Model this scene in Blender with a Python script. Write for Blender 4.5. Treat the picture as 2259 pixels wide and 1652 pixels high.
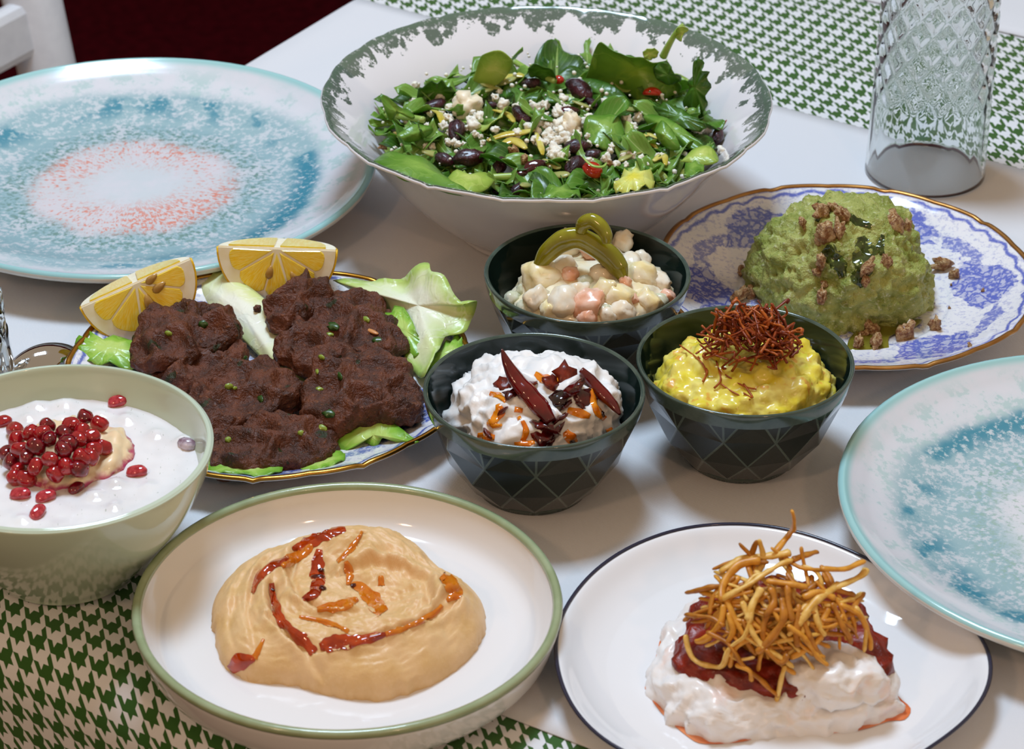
import bpy, bmesh, math, random
from mathutils import Vector, Matrix, noise, Euler
PI = math.pi
for o in list(bpy.data.objects): bpy.data.objects.remove(o)
SC = bpy.context.scene
COL = SC.collection
random.seed(7)

# ------------------------------------------------------------------ camera
FPX, PITCH, DIST, ROLL = 6040.0, math.radians(31.14), 1.545, math.radians(0.52)
CAM = Vector((0, -DIST*math.cos(PITCH), DIST*math.sin(PITCH)))
FWD = Vector((0, math.cos(PITCH), -math.sin(PITCH)))
UP0 = Vector((0, math.sin(PITCH), math.cos(PITCH))); RT0 = Vector((1, 0, 0))
RT = RT0*math.cos(ROLL) + UP0*math.sin(ROLL); UPV = UP0*math.cos(ROLL) - RT0*math.sin(ROLL)
cd = bpy.data.cameras.new('camera'); cam = bpy.data.objects.new('camera', cd); COL.objects.link(cam)
cd.sensor_width = 36; cd.lens = FPX/2259*36; cd.clip_start = .05
cam.matrix_world = Matrix(((RT.x, UPV.x, -FWD.x, CAM.x), (RT.y, UPV.y, -FWD.y, CAM.y), (RT.z, UPV.z, -FWD.z, CAM.z), (0, 0, 0, 1)))
cd.dof.use_dof = True; cd.dof.focus_distance = 1.47; cd.dof.aperture_fstop = 18
SC.camera = cam
def at(px, py, z=0.0):
    """the point of the level plane at height z that the photograph shows at (px, py)"""
    d = FWD + RT*((px-1129.5)/FPX) - UPV*((py-826)/FPX)
    return CAM + d*((z-CAM.z)/d.z)

# ------------------------------------------------------------------ light
w = bpy.data.worlds.new('room_air'); SC.world = w; w.use_nodes = True
w.node_tree.nodes['Background'].inputs[0].default_value = (.84, .65, .45, 1)
w.node_tree.nodes['Background'].inputs[1].default_value = .53
def area(name, loc, target, sx, sy, power, col):
    l = bpy.data.lights.new(name, 'AREA'); l.shape = 'RECTANGLE'; l.size = sx; l.size_y = sy
    l.energy = power; l.color = col
    o = bpy.data.objects.new(name, l); COL.objects.link(o); o.location = loc
    o.rotation_euler = (Vector(target)-Vector(loc)).to_track_quat('-Z', 'Y').to_euler()
    return o
# cool panel at ceiling height (2.6 m over the floor): it gives the long highlights on the far rims and the short shadows
area('ceiling_lamp_offscreen', (-.17, .44, 1.85), (0, 0, 0), .55, .42, 36, (.62, .80, 1.0))
def lamp(name, loc, power, r, col):
    l = bpy.data.lights.new(name, 'POINT'); l.energy = power; l.shadow_soft_size = r; l.color = col
    o = bpy.data.objects.new(name, l); COL.objects.link(o); o.location = loc
# two warm lamps on the diners' side: the small orange glints on the bowl rims
lamp('warm_lamp_left_offscreen', (-.85, -1.3, 1.25), 14, .07, (1, .60, .36))
lamp('warm_lamp_right_offscreen', (.75, -1.9, 1.3), 16, .07, (1, .58, .36))
SC.view_settings.view_transform = 'Standard'; SC.view_settings.look = 'None'
SC.view_settings.exposure = 0.0; SC.view_settings.gamma = 1; SC.view_settings.use_curve_mapping = False

# ------------------------------------------------------------------ node helpers
def lin(c):
    if isinstance(c, str):
        c = [int(c[i:i+2], 16) for i in (0, 2, 4)]
    o = [((v/255+.055)/1.055)**2.4 if v/255 > .04045 else v/255/12.92 for v in c[:3]]
    return (o[0], o[1], o[2], 1)
class V:
    def __init__(s, g, k): s.g = g; s.k = k
    def __add__(s, b): return s.g.math('ADD', s, b)
    def __radd__(s, b): return s.g.math('ADD', b, s)
    def __sub__(s, b): return s.g.math('SUBTRACT', s, b)
    def __rsub__(s, b): return s.g.math('SUBTRACT', b, s)
    def __mul__(s, b): return s.g.math('MULTIPLY', s, b)
    def __rmul__(s, b): return s.g.math('MULTIPLY', b, s)
    def __truediv__(s, b): return s.g.math('DIVIDE', s, b)
    def __lt__(s, b): return s.g.math('LESS_THAN', s, b)
    def __gt__(s, b): return s.g.math('GREATER_THAN', s, b)
class G:
    def __init__(s, name):
        s.m = bpy.data.materials.new(name); s.m.use_nodes = True; s.nt = s.m.node_tree
        s.b = s.nt.nodes['Principled BSDF']
    def node(s, t): return s.nt.nodes.new(t)
    def put(s, sock, v):
        if isinstance(v, V): s.nt.links.new(v.k, sock)
        elif isinstance(v, (int, float)):
            sock.default_value = v if not hasattr(sock.default_value, '__len__') else (v, v, v, 1)[:len(sock.default_value)]
        elif isinstance(v, (str, list, tuple)): sock.default_value = lin(v) if isinstance(v, str) else v
        else: s.nt.links.new(v, sock)
    def math(s, op, a, b=None, c=None):
        n = s.node('ShaderNodeMath'); n.operation = op
        for i, v in enumerate((a, b, c)):
            if v is not None: s.put(n.inputs[i], v)
        return V(s, n.outputs[0])
    def co(s, which='Object'): return V(s, s.node('ShaderNodeTexCoord').outputs[which])
    def xyz(s, v):
        n = s.node('ShaderNodeSeparateXYZ'); s.put(n.inputs[0], v); return [V(s, n.outputs[i]) for i in range(3)]
    def vec(s, x, y, z=0.0):
        n = s.node('ShaderNodeCombineXYZ')
        for i, v in enumerate((x, y, z)): s.put(n.inputs[i], v)
        return V(s, n.outputs[0])
    def noise(s, v, scale, detail=3, rough=.55, dist=0):
        n = s.node('ShaderNodeTexNoise'); s.put(n.inputs['Vector'], v); n.inputs['Scale'].default_value = scale
        n.inputs['Detail'].default_value = detail; n.inputs['Roughness'].default_value = rough; n.inputs['Distortion'].default_value = dist
        return V(s, n.outputs[0])
    def vor(s, v, scale, feature='F1', out=0):
        n = s.node('ShaderNodeTexVoronoi'); n.feature = feature; s.put(n.inputs['Vector'], v); n.inputs['Scale'].default_value = scale
        return V(s, n.outputs[out])
    def mix(s, f, a, b):
        n = s.node('ShaderNodeMix'); n.data_type = 'RGBA'; s.put(n.inputs[0], f); s.put(n.inputs[6], a); s.put(n.inputs[7], b)
        return V(s, n.outputs[2])
    def ss(s, v, lo, hi, t0=0., t1=1.):
        n = s.node('ShaderNodeMapRange'); n.interpolation_type = 'SMOOTHSTEP'; s.put(n.inputs[0], v)
        for i, x in enumerate((lo, hi, t0, t1)): s.put(n.inputs[i+1], x)
        return V(s, n.outputs[0])
    def fr(s, v): return s.math('FRACT', v)
    def bump(s, h, strength=.3, dist=.001):
        n = s.node('ShaderNodeBump'); s.put(n.inputs['Height'], h); n.inputs['Strength'].default_value = strength; n.inputs['Distance'].default_value = dist
        s.nt.links.new(n.outputs[0], s.b.inputs['Normal'])
    def set(s, base=None, rough=.5, spec=.5, coat=0, sss=0, sssr=(.01, .006, .004), metal=0, trans=0, ior=1.45, sheen=0):
        b = s.b
        if base is not None: s.put(b.inputs['Base Color'], base)
        s.put(b.inputs['Roughness'], rough); b.inputs['Specular IOR Level'].default_value = spec
        b.inputs['Coat Weight'].default_value = coat; b.inputs['Coat Roughness'].default_value = .04
        b.inputs['Subsurface Weight'].default_value = sss; b.inputs['Subsurface Radius'].default_value = sssr; b.inputs['Subsurface Scale'].default_value = 1.0
        b.inputs['Metallic'].default_value = metal; b.inputs['Transmission Weight'].default_value = trans; b.inputs['IOR'].default_value = ior
        b.inputs['Sheen Weight'].default_value = sheen
        return s.m
def plain(name, a, rough=.5, b=None, scale=120, lo=.35, hi=.65, bump=0, bscale=300, bdist=.0006, detail=4, unit=False, **k):
    g = G(name); v = g.co()
    if unit:                                   # for meshes modelled at radius 1 and scaled to millimetres
        q = g.xyz(v); v = g.vec(q[0]*.006, q[1]*.006, q[2]*.006)
    col = a
    if b is not None: col = g.mix(g.ss(g.noise(v, scale, detail), lo, hi), a, b)
    if bump: g.bump(g.noise(v, bscale, 5, .6), bump, bdist)
    return g.set(col, rough, **k)

# ------------------------------------------------------------------ mesh helpers
def obj(name, verts, faces, mats, parent=None, smooth=True, uv=None, midx=None):
    me = bpy.data.meshes.new(name); me.from_pydata([tuple(v) for v in verts], [], faces); me.update()
    for m in (mats if isinstance(mats, (list, tuple)) else [mats]): me.materials.append(m)
    if smooth: me.polygons.foreach_set('use_smooth', [True]*len(me.polygons))
    if midx: me.polygons.foreach_set('material_index', midx)
    if uv:
        l = me.uv_layers.new(name='UVMap')
        for lp in me.loops: l.data[lp.index].uv = uv[lp.vertex_index]
    o = bpy.data.objects.new(name, me); COL.objects.link(o)
    if parent: o.parent = parent
    return o
def link(name, me, parent=None, loc=(0, 0, 0), rot=(0, 0, 0), sc=(1, 1, 1)):
    o = bpy.data.objects.new(name, me); COL.objects.link(o); o.location = loc; o.rotation_euler = rot
    o.scale = sc if hasattr(sc, '__len__') else (sc, sc, sc)
    if parent: o.parent = parent
    return o
def tag(o, label, cat, group=None):
    o['label'] = label; o['category'] = cat
    if group: o['group'] = group
    return o
def struct(o): o['kind'] = 'structure'; return o
def empty(name, loc=(0, 0, 0), rz=0):
    o = bpy.data.objects.new(name, None); COL.objects.link(o); o.location = loc; o.rotation_euler = (0, 0, rz); o.empty_display_size = .02
    return o
def box(c, s, rot=None):
    R = Euler(rot).to_matrix() if rot else Matrix.Identity(3)
    vs = [Vector(c)+R@Vector((x*s[0]/2, y*s[1]/2, z*s[2]/2)) for x in (-1, 1) for y in (-1, 1) for z in (-1, 1)]
    return vs, [(0, 1, 3, 2), (4, 6, 7, 5), (0, 4, 5, 1), (2, 3, 7, 6), (0, 2, 6, 4), (1, 5, 7, 3)]
def lathe(name, prof, mats, parent=None, seg=96, mod=None, loc=(0, 0, 0), closed=False):
    """prof: (r, z, material of the band that follows)"""
    vs, fs, mi = [], [], []
    for k, p in enumerate(prof):
        for j in range(seg):
            t = 2*PI*j/seg; r, z = p[0], p[1]
            if mod: r, z = mod(t, r, z)
            vs.append((r*math.cos(t), r*math.sin(t), z))
    n = len(prof)
    for k in range(n if closed else n-1):
        k2 = (k+1) % n
        for j in range(seg):
            a, b = k*seg+j, k*seg+(j+1) % seg; c, d = k2*seg+(j+1) % seg, k2*seg+j
            fs.append((a, b, c, d)); mi.append(prof[k][2] if len(prof[k]) > 2 else 0)
    if not closed:
        for k, rev in ((0, True), (n-1, False)):
            if prof[k][0] < .001:
                c_ = tuple(k*seg+j for j in range(seg)); fs.append(c_[::-1] if rev else c_); mi.append(prof[k if rev else k-1][2] if len(prof[k if rev else k-1]) > 2 else 0)
    o = obj(name, vs, fs, mats, parent, True, None, mi); o.location = loc
    return o
def smooth_prof(pts, n=5):
    """Catmull-Rom through profile points, keeping the material index"""
    out = []
    for i in range(len(pts)-1):
        p0, p1, p2, p3 = pts[max(i-1, 0)], pts[i], pts[i+1], pts[min(i+2, len(pts)-1)]
        for k in range(n):
            t = k/n
            f = lambda a, b, c, d: .5*((2*b)+(c-a)*t+(2*a-5*b+4*c-d)*t*t+(3*b-a-3*c+d)*t**3)
            out.append((max(.0002, f(p0[0], p1[0], p2[0], p3[0])), f(p0[1], p1[1], p2[1], p3[1]), p1[2] if len(p1) > 2 else 0))
    out.append(pts[-1]); return out
def tube_data(pts, rad, seg=8, flat=1.0, nrm=None):
    vs, fs = [], []; pts = [Vector(p) for p in pts]; n = len(pts)
    u = None
    for i, p in enumerate(pts):
        t = (pts[min(i+1, n-1)]-pts[max(i-1, 0)]).normalized()
        if u is None:
            u = Vector(nrm) if nrm else Vector((.3, .2, 1))
        u = (u-t*u.dot(t)); u = u.normalized() if u.length > 1e-6 else t.orthogonal().normalized()
        v = t.cross(u); r = rad[i] if hasattr(rad, '__len__') else rad
        for j in range(seg):
            a = 2*PI*j/seg; vs.append(p+(u*math.cos(a)*flat+v*math.sin(a))*r)
    for i in range(n-1):
        for j in range(seg):
            fs.append((i*seg+j, i*seg+(j+1) % seg, (i+1)*seg+(j+1) % seg, (i+1)*seg+j))
    fs.append(tuple(range(seg))[::-1]); fs.append(tuple((n-1)*seg+j for j in range(seg)))
    return vs, fs
def spline(pts, n=6):
    pts = [Vector(p) for p in pts]; out = []
    for i in range(len(pts)-1):
        p0, p1, p2, p3 = pts[max(i-1, 0)], pts[i], pts[i+1], pts[min(i+2, len(pts)-1)]
        for k in range(n):
            t = k/n; out.append(.5*((2*p1)+(p2-p0)*t+(2*p0-5*p1+4*p2-p3)*t*t+(3*p1-p0-3*p2+p3)*t**3))
    out.append(pts[-1]); return out
def interp(pts, n):
    """resample a radius list to n values"""
    out = []
    for i in range(n):
        x = i/(n-1)*(len(pts)-1); k = min(int(x), len(pts)-2); out.append(pts[k]+(pts[k+1]-pts[k])*(x-k))
    return out
_ico = {}
def ico(sub):
    if sub not in _ico:
        bm = bmesh.new(); bmesh.ops.create_icosphere(bm, subdivisions=sub, radius=1)
        bm.verts.ensure_lookup_table()
        _ico[sub] = ([v.co.copy() for v in bm.verts], [tuple(v.index for v in f.verts) for f in bm.faces]); bm.free()
    return _ico[sub]
def nz(p, f, o=(0, 0, 0)): return noise.noise(Vector(p)*f+Vector(o))
def fbm(p, f, oct=4, o=(0, 0, 0)): return noise.fractal(Vector(p)*f+Vector(o), 1.0, 2.0, oct)
def cells(p, f, o=(0, 0, 0)): return noise.voronoi(Vector(p)*f+Vector(o))[0][0]
def blob(sub, fn):
    vs, fs = ico(sub); return [fn(v) for v in vs], fs
def blob_mesh(name, sub, fn, mats):
    vs, fs = blob(sub, fn); me = bpy.data.meshes.new(name); me.from_pydata([tuple(v) for v in vs], [], fs); me.update()
    me.polygons.foreach_set('use_smooth', [True]*len(me.polygons))
    for m in (mats if isinstance(mats, (list, tuple)) else [mats]): me.materials.append(m)
    return me
def mod_solid(o, t, off=0):
    m = o.modifiers.new('thickness', 'SOLIDIFY'); m.thickness = t; m.offset = off; return o
def mod_bevel(o, wd, seg=2, ang=30, mat=-1):
    m = o.modifiers.new('bevel', 'BEVEL'); m.width = wd; m.segments = seg; m.limit_method = 'ANGLE'; m.angle_limit = math.radians(ang); m.material = mat; return o
def mod_sub(o, lv=1):
    m = o.modifiers.new('subsurf', 'SUBSURF'); m.levels = lv; m.render_levels = lv; return o

# ------------------------------------------------------------------ the room
TA = math.radians(-31.0)                       # the table stands at this angle to the view
EX = Vector((math.cos(TA), math.sin(TA), 0)); NX = Vector((-math.sin(TA), math.cos(TA), 0))
def tn(e, n, z=0.0): return EX*e + NX*n + Vector((0, 0, z))
FLOOR = -.75
m_floor = plain('maroon_carpet', '400610', .95, '32040b', 60, bump=.4, bscale=400, spec=.05)
m_wall = plain('maroon_paint', '5a0a18', .8, '500814', 8, spec=.1)
struct(obj('floor', [(-4, -3, FLOOR), (4, -3, FLOOR), (4, 3.2, FLOOR), (-4, 3.2, FLOOR)], [(0, 1, 2, 3)], m_floor, smooth=False))
struct(obj('wall_back', *box((0, 3.25, FLOOR+1.3), (8, .1, 2.6)), m_wall, smooth=False))
struct(obj('wall_left', *box((-4.05, .1, FLOOR+1.3), (.1, 6.2, 2.6)), m_wall, smooth=False))

# ------------------------------------------------------------------ table and linen
E0, E1, N0, N1 = -.366, 1.10, -.330, 1.05
m_wood = plain('table_wood', '8a7a68', .5, '7a6a58', 30)
tb = empty('dining_table', tn(.35, .35, FLOOR), TA)
obj('tabletop', *box((0.017, .01, .75-.0165), (E1-E0-.02, N1-N0-.03, .026)), m_wood, tb, False)
for ex in (-.64, .67):
    for ny in (-.58, .6): obj('leg', *box((ex, ny, .36), (.06, .06, .72)), m_wood, tb, False)
tag(tb, 'rectangular dining table hidden under the green houndstooth cloth', 'table')

def houndstooth():
    g = G('houndstooth_cloth'); x, y, _ = g.xyz(g.co('UV'))
    P = .0127
    u = x*(-1/P); v = y*(-1/P)
    fu = g.fr(u); fv = g.fr(v)
    tw = g.fr((u+v)*2.0) < .5
    dark = tw*(fu < .5) + (1-tw)*(fv < .5)
    wv = g.math('SINE', x*(2*PI/.0007))*g.math('SINE', y*(2*PI/.0007))
    col = g.mix(dark, 'e0e0e2', '2c5a14')
    g.bump(wv, .35, .0003)
    return g.set(col, .62, spec=.35, sheen=.15)
def linen():
    g = G('white_linen'); x, y, _ = g.xyz(g.co('UV'))
    wv = g.math('SINE', x*(2*PI/.00105))*g.math('SINE', y*(2*PI/.00105))
    g.bump(wv, .3, .0003)
    return g.set('d9d9dc', .7, spec=.3, sheen=.1)
m_hound = houndstooth(); m_linen = linen()
def fall(a, edge, r):
    """arc length beyond an edge -> (offset outward, drop)"""
    d = edge-a
    if d <= 0: return a, 0.0
    if d < r*PI/2:
        t = d/r; return edge-r*math.sin(t), -r*(1-math.cos(t))
    return edge-r-(d-r*PI/2)*.10, -r-(d-r*PI/2)
def cloth(name, e0, e1, n0, n1, mat, lift, re, rn, eedge, nedge, wrinkle, cell=.012):
    ne = int((e1-e0)/cell); nn = int((n1-n0)/cell); vs, fs, uv = [], [], []
    for i in range(ne+1):
        for j in range(nn+1):
            ae = e0+(e1-e0)*i/ne; an = n0+(n1-n0)*j/nn
            e, ze = fall(ae, eedge, re); n, zn = fall(an, nedge, rn)
            z = lift+ze+zn+wrinkle(ae, an)
            if ze < 0: e -= lift
            if zn < 0: n -= lift
            vs.append(tn(e, n, z)); uv.append((ae, an))
    for i in range(ne):
        for j in range(nn):
            a = i*(nn+1)+j; fs.append((a, a+nn+1, a+nn+2, a+1))
    o = obj(name, vs, fs, mat, None, True, uv); mod_solid(o, .0006, -1); return o
def crease(e, n):
    z = 0
    for c, h, wd in ((.452, .0035, .010), (.478, -.0012, .012), (.535, .0016, .014)):
        z += h*math.exp(-((n-c+.02*(e-.3))/wd)**2)
    return max(z, -.0002)
tag(cloth('tablecloth', -.62, 1.25, -.62, 1.2, m_hound, .0006, .012, .030, E0, N0+.008, crease, .012),
    'green and white houndstooth tablecloth falling over the table edges', 'tablecloth')
tag(cloth('table_runner', -.50, 1.08, -.267, .3915, m_linen, .0015, .012, .03, E0, -9, lambda e, n: .0004*nz((e, n, 0), 9)),
    'wide white woven runner under the dishes', 'table runner')
tag(cloth('table_runner', -.50, 1.08, .586, 1.0, m_linen, .0022, .012, .03, E0, -9, lambda e, n: .0006*nz((e, n, 4), 9)+.0016*math.exp(-((n-.615)/.008)**2)),
    'white runner lying beyond the upturned glass across the houndstooth cloth', 'table runner')
TOP = .0022                                    # top of the linen: dishes stand here

# ------------------------------------------------------------------ chair
m_paint = plain('white_chair_paint', 'dcdcde', .45, 'd2d2d5', 40)
ch = empty('dining_chair', tn(-.487, .222, FLOOR), TA)
def part(name, data, mat, parent, bev=.004, smooth=False):
    o = obj(name, data[0], data[1], mat, parent, smooth)
    if bev: mod_bevel(o, bev, 2)
    return o
part('seat', box((0, 0, .44), (.40, .42, .035)), m_paint, ch, .01)
for s in (-1, 1):
    part('leg', box((.17, s*.185, .212), (.036, .036, .424)), m_paint, ch)
    # rear leg runs up as a raked back post
    pts = [(-.20, s*.19, 0), (-.18, s*.19, .42), (-.195, s*.19, .55), (-.255, s*.19, .92)]
    part('back_post', tube_data([Vector(p) for p in pts], .024, 12), m_paint, ch, 0, True)
    part('stretcher', box((-.005, s*.187, .16), (.36, .02, .025)), m_paint, ch)
for z, hgt in ((.555, .05), (.648, .046), (.86, .07)):
    x = -.195-(z-.55)*.162
    part('back_rail', box((x, 0, z), (.022, .37, hgt), (0, -.16, 0)), m_paint, ch, .008)
for y in (-.09, .0, .09):
    part('back_slat', tube_data([Vector((-.195, y, .56)), Vector((-.2425, y, .85))], .012, 8), m_paint, ch, 0, True)
tag(ch, 'white painted wooden chair with slatted back pulled up to the table', 'chair')

# ------------------------------------------------------------------ ceramics
def polar(g):
    x, y, z = g.xyz(g.co()); r = g.math('SQRT', x*x+y*y); a = g.math('ARCTAN2', y, x); return x, y, z, r, a
def teal_glaze(name, R, orange):
    g = G(name); x, y, z, r, a = polar(g); s = r/R; o = g.co()
    big = g.noise(o, 14, 3); med = g.noise(o, 60, 4, .6); fine = g.noise(o, 260, 3, .6)
    ray = g.noise(g.vec(g.math('COSINE', a)*5, g.math('SINE', a)*5, s*7), 6, 5, .7)
    sw = s + (big-.5)*.16 + (med-.5)*.06
    col = g.mix(g.ss(med, .35, .6)*.5, 'd5d5da', 'c8d3d6')
    wash = g.ss(sw, .34, .50)*(1-g.ss(sw, .76, .84))
    speck = g.ss(ray*.5+fine*.5+(med-.5)*.4, .40, .52)
    col = g.mix(wash*(speck*.55+.25), col, '7fa9b1')
    ring = g.ss(sw, .60, .74)*(1-g.ss(sw, .76, .82))*g.ss(big+(med-.5)*.5, .50, .60)
    col = g.mix(ring*g.ss(fine, .36, .50)*.9, col, '33849a')
    outer = g.ss(sw, .78, .82)*(1-g.ss(s, .86, .97))*g.ss(med+(fine-.5)*.6, .5, .62)
    col = g.mix(outer*.5, col, '98bfba')
    if orange:
        oi = g.ss(sw, .10, .30)*(1-g.ss(sw, .40, .47)); os = g.ss(ray*.6+fine*.4+(big-.5)*.3, .50, .60)
        col = g.mix(oi*(os*.70+.06), col, 'dd6a3a')
        gi = g.ss(sw, .40, .46)*(1-g.ss(sw, .50, .60)); col = g.mix(gi*g.ss(ray*.4+fine*.6, .5, .58)*.8, col, '6f8f84')
    else:
        gi = 1-g.ss(sw, .50, .62); col = g.mix(gi*g.ss(ray*.4+fine*.6, .5, .6)*.6, col, '8fae9c')
    col = g.mix(g.ss(s, .945, .975), col, '9ccaca')
    return g.set(col, .16, spec=.5, coat=.3)
m_cream = plain('cream_stoneware', 'dcdcd6', .25, 'd2d3ce', 40, coat=.2)
def plate_prof(R, z, foot, floor, lip, well, inner=0, outer=1, lipm=0):
    return smooth_prof([(.0005, floor-.004, outer), (foot-.006, floor-.004, outer), (foot-.003, 0, outer), (foot, 0, outer), (foot+.004, .003, outer), (R*.70, z*.16, outer), (R*.86, z*.48, outer), (R*.95, z-lip*1.7, outer),
        (R-.0006, z-lip*.9, outer), (R, z-lip*.3, lipm), (R-lip*.5, z, lipm), (R-lip*1.1, z-lip*.35, inner), (R-lip*2.2, z-lip*1.0, inner), (R*.86, z*.66, inner), (well, floor+.002, inner), (well*.75, floor, inner), (.0005, floor, inner)], 4)
tl = lathe('dinner_plate', plate_prof(.1520, .028, .055, .008, .005, .100), [teal_glaze('teal_orange_glaze', .152, True), m_cream], loc=(-.238, .2065, TOP))
tag(tl, 'large empty dinner plate with teal ring and orange speckled centre', 'plate')
tr = lathe('dinner_plate', plate_prof(.1450, .028, .055, .008, .005, .098), [teal_glaze('teal_glaze', .145, False), m_cream], loc=(.3117, -.1643, TOP))
tag(tr, 'empty teal mottled dinner plate with its rim over the navy-edged plate', 'plate')
tr.rotation_euler = (0, 0, 2.2)

# salad bowl with green transfer border
def green_border():
    g = G('green_transfer_border'); x, y, z, r, a = polar(g); o = g.co(); R = .1354
    n1 = g.noise(o, 95, 4, .7); n2 = g.noise(o, 320, 3, .7)
    lobes = g.math('ABSOLUTE', g.math('SINE', a*11))*.55 + g.math('ABSOLUTE', g.math('SINE', a*29+1.2))*.45
    depth = (lobes*.0105+.0035)*g.ss(n1, .30, .60, .30, 1.35)
    d = R - r
    m = (d < depth)*g.ss(n2+(n1-.5)*.3, .30, .48, .25, 1.0)
    edge = (d < .0042)*g.ss(n2, .25, .5)
    col = g.mix(m*.9, 'e6e2e4', '37513c'); col = g.mix(edge*.75, col, '5a6e5c')
    return g.set(col, .12, coat=.4)
m_white = plain('white_glaze', 'e2dfe2', .12, 'dcd8da', 12, coat=.4)
def scal(n, amp, R, zc=0):
    def f(t, r, z):
        k = max(0, (r/R-.72)/.28)**2
        c = abs(math.cos(t*n/2))**.7; c2 = math.exp(-((math.sin(t*n/2))/.16)**2)
        return r*(1+amp*k*(c-.6)), z+zc*k*(c2)
    return f
bowl_p = smooth_prof([(.0005, .006, 0), (.048, .006, 0), (.050, 0, 0), (.055, 0, 0), (.058, .006, 0), (.075, .018, 0), (.096, .040, 0), (.1165, .066, 0), (.1325, .0825, 0), (.1356, .0845, 0), (.1350, .0862, 1), (.1320, .0853, 1), (.1125, .068, 1),
      (.092, .0435, 1), (.070, .0215, 1), (.045, .0115, 1), (.0005, .0105, 1)], 5)
sb = lathe('salad_bowl', bowl_p, [m_white, green_border()], seg=168, mod=scal(18, .012, .1354, -.0012), loc=(.0193, .1785, TOP))
tag(sb, 'big white salad bowl with green transfer leaf border', 'bowl')

# blue transfer plates with gilt rims
def blue_transfer(name, R, rot, tone='3a55b4'):
    g = G(name); x, y, z, r, a0 = polar(g); a = a0+rot; o = g.co(); s = r/R
    n1 = g.noise(o, 90, 4, .65); n2 = g.noise(o, 330, 3, .7); n3 = g.noise(o, 34, 2)
    sw = s+(n1-.5)*.05
    # vine band close under the rim
    wav = g.math('SINE', a*38+(n1-.5)*3)*.008
    band = 1-g.ss(g.math('ABSOLUTE', s-.942-wav-(n1-.5)*.05), .003, .016)*g.ss(n2, .30, .5, .35, 1.0)
    edge = g.ss(s, .968, .975)*g.ss(n2, .35, .5)*.6
    # palmettes
    pet = g.math('COSINE', a*6)
    rad = g.math('SUBTRACT', 1.0, g.math('ABSOLUTE', (s-.74)/.155))
    palm = g.ss(pet*.55+rad*.8+(n1-.5)*1.1-.42, .0, .12)
    rid = g.math('ABSOLUTE', g.noise(o, 120, 3, .6)-.5); veins = 1-g.ss(rid, .02, .10)
    ax = 1-g.ss(g.math('ABSOLUTE', g.math('SINE', a*18+g.math('SINE', s*34)*1.6)), .10, .35)
    veins = g.math('MAXIMUM', veins, ax)
    pet2 = g.math('COSINE', a*6+PI)
    rad2 = g.math('SUBTRACT', 1.0, g.math('ABSOLUTE', (s-.80)/.075))
    garl = g.ss(pet2*.30+rad2*.75+(n1-.5)*1.5-.55, .0, .14)
    cen = g.ss((n1-.5)*1.3+.16-g.math('ABSOLUTE', (s-.40)/.14)*.25, .0, .08)*.7
    m = g.math('MAXIMUM', g.math('MAXIMUM', palm*(veins*.50+.42), garl*g.ss(n2, .3, .55)*.8), g.math('MAXIMUM', band*.9, cen*g.ss(n2, .42, .56)))
    m = g.math('MAXIMUM', m*g.ss(n2, .22, .48, .45, 1.0), edge)
    col = g.mix(g.math('MINIMUM', m, 1.0), 'e4e3e6', tone)
    return g.set(col, .12, coat=.35)
m_gold = plain('gilt', 'b98a3c', .25, 'a8752a', 60, metal=1)
m_china = plain('white_china', 'dedde0', .15, coat=.3)
def china_plate(name, loc, R, z, rot, label, tone, lobes, goldmat):
    p = smooth_prof([(.0005, .003, 1), (.052, .003, 1), (.054, 0, 1), (.058, 0, 1), (.061, .003, 1), (.080, .007, 1), (R-.004, z-.003, 1), (R-.0005, z-.001, 1), (R-.001, z, 0), (R-.005, z-.0012, 0), (R*.88, z*.74, 0), (R*.72, z*.44, 0), (.064, .0062, 0), (.055, .0050, 0), (.0005, .0050, 0)], 4)
    md = scal(lobes, .016, R, -.0015)
    o = lathe(name, p, [blue_transfer(name+'_transfer', R, rot, tone), m_china], seg=192, mod=md, loc=loc)
    pts = []
    for j in range(192):
        t = 2*PI*j/192; r, zz = md(t, R-.0012, z); pts.append((r, zz, t))
    vs, fs = [], []
    for j, (r, zz, t) in enumerate(pts):
        for k in range(8):
            q = 2*PI*k/8; vs.append(((r+.0017*math.cos(q))*math.cos(t), (r+.0017*math.cos(q))*math.sin(t), zz+.0011*math.sin(q)))
    for j in range(192):
        for k in range(8): fs.append((j*8+k, ((j+1) % 192)*8+k, ((j+1) % 192)*8+(k+1) % 8, j*8+(k+1) % 8))
    obj('gilt_rim', vs, fs, goldmat, o)
    tag(o, label, 'plate'); return o
KOF = Vector((-.1333, -.0290, TOP)); BLU = Vector((.1945, .0825, TOP))
china_plate('china_plate', KOF, .1126, .0190, .4, 'blue and white china plate with wide gold rim under the brown patties', '3150ac', 12, m_gold)
m_gold2 = plain('worn_gilt', '9c6a34', .35, 'b58448', 50, metal=.8)
bp = china_plate('china_plate', BLU, .1112, .0205, 1.0, 'blue and white transferware plate under the green mash', '3f55b8', 10, m_gold2)

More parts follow.
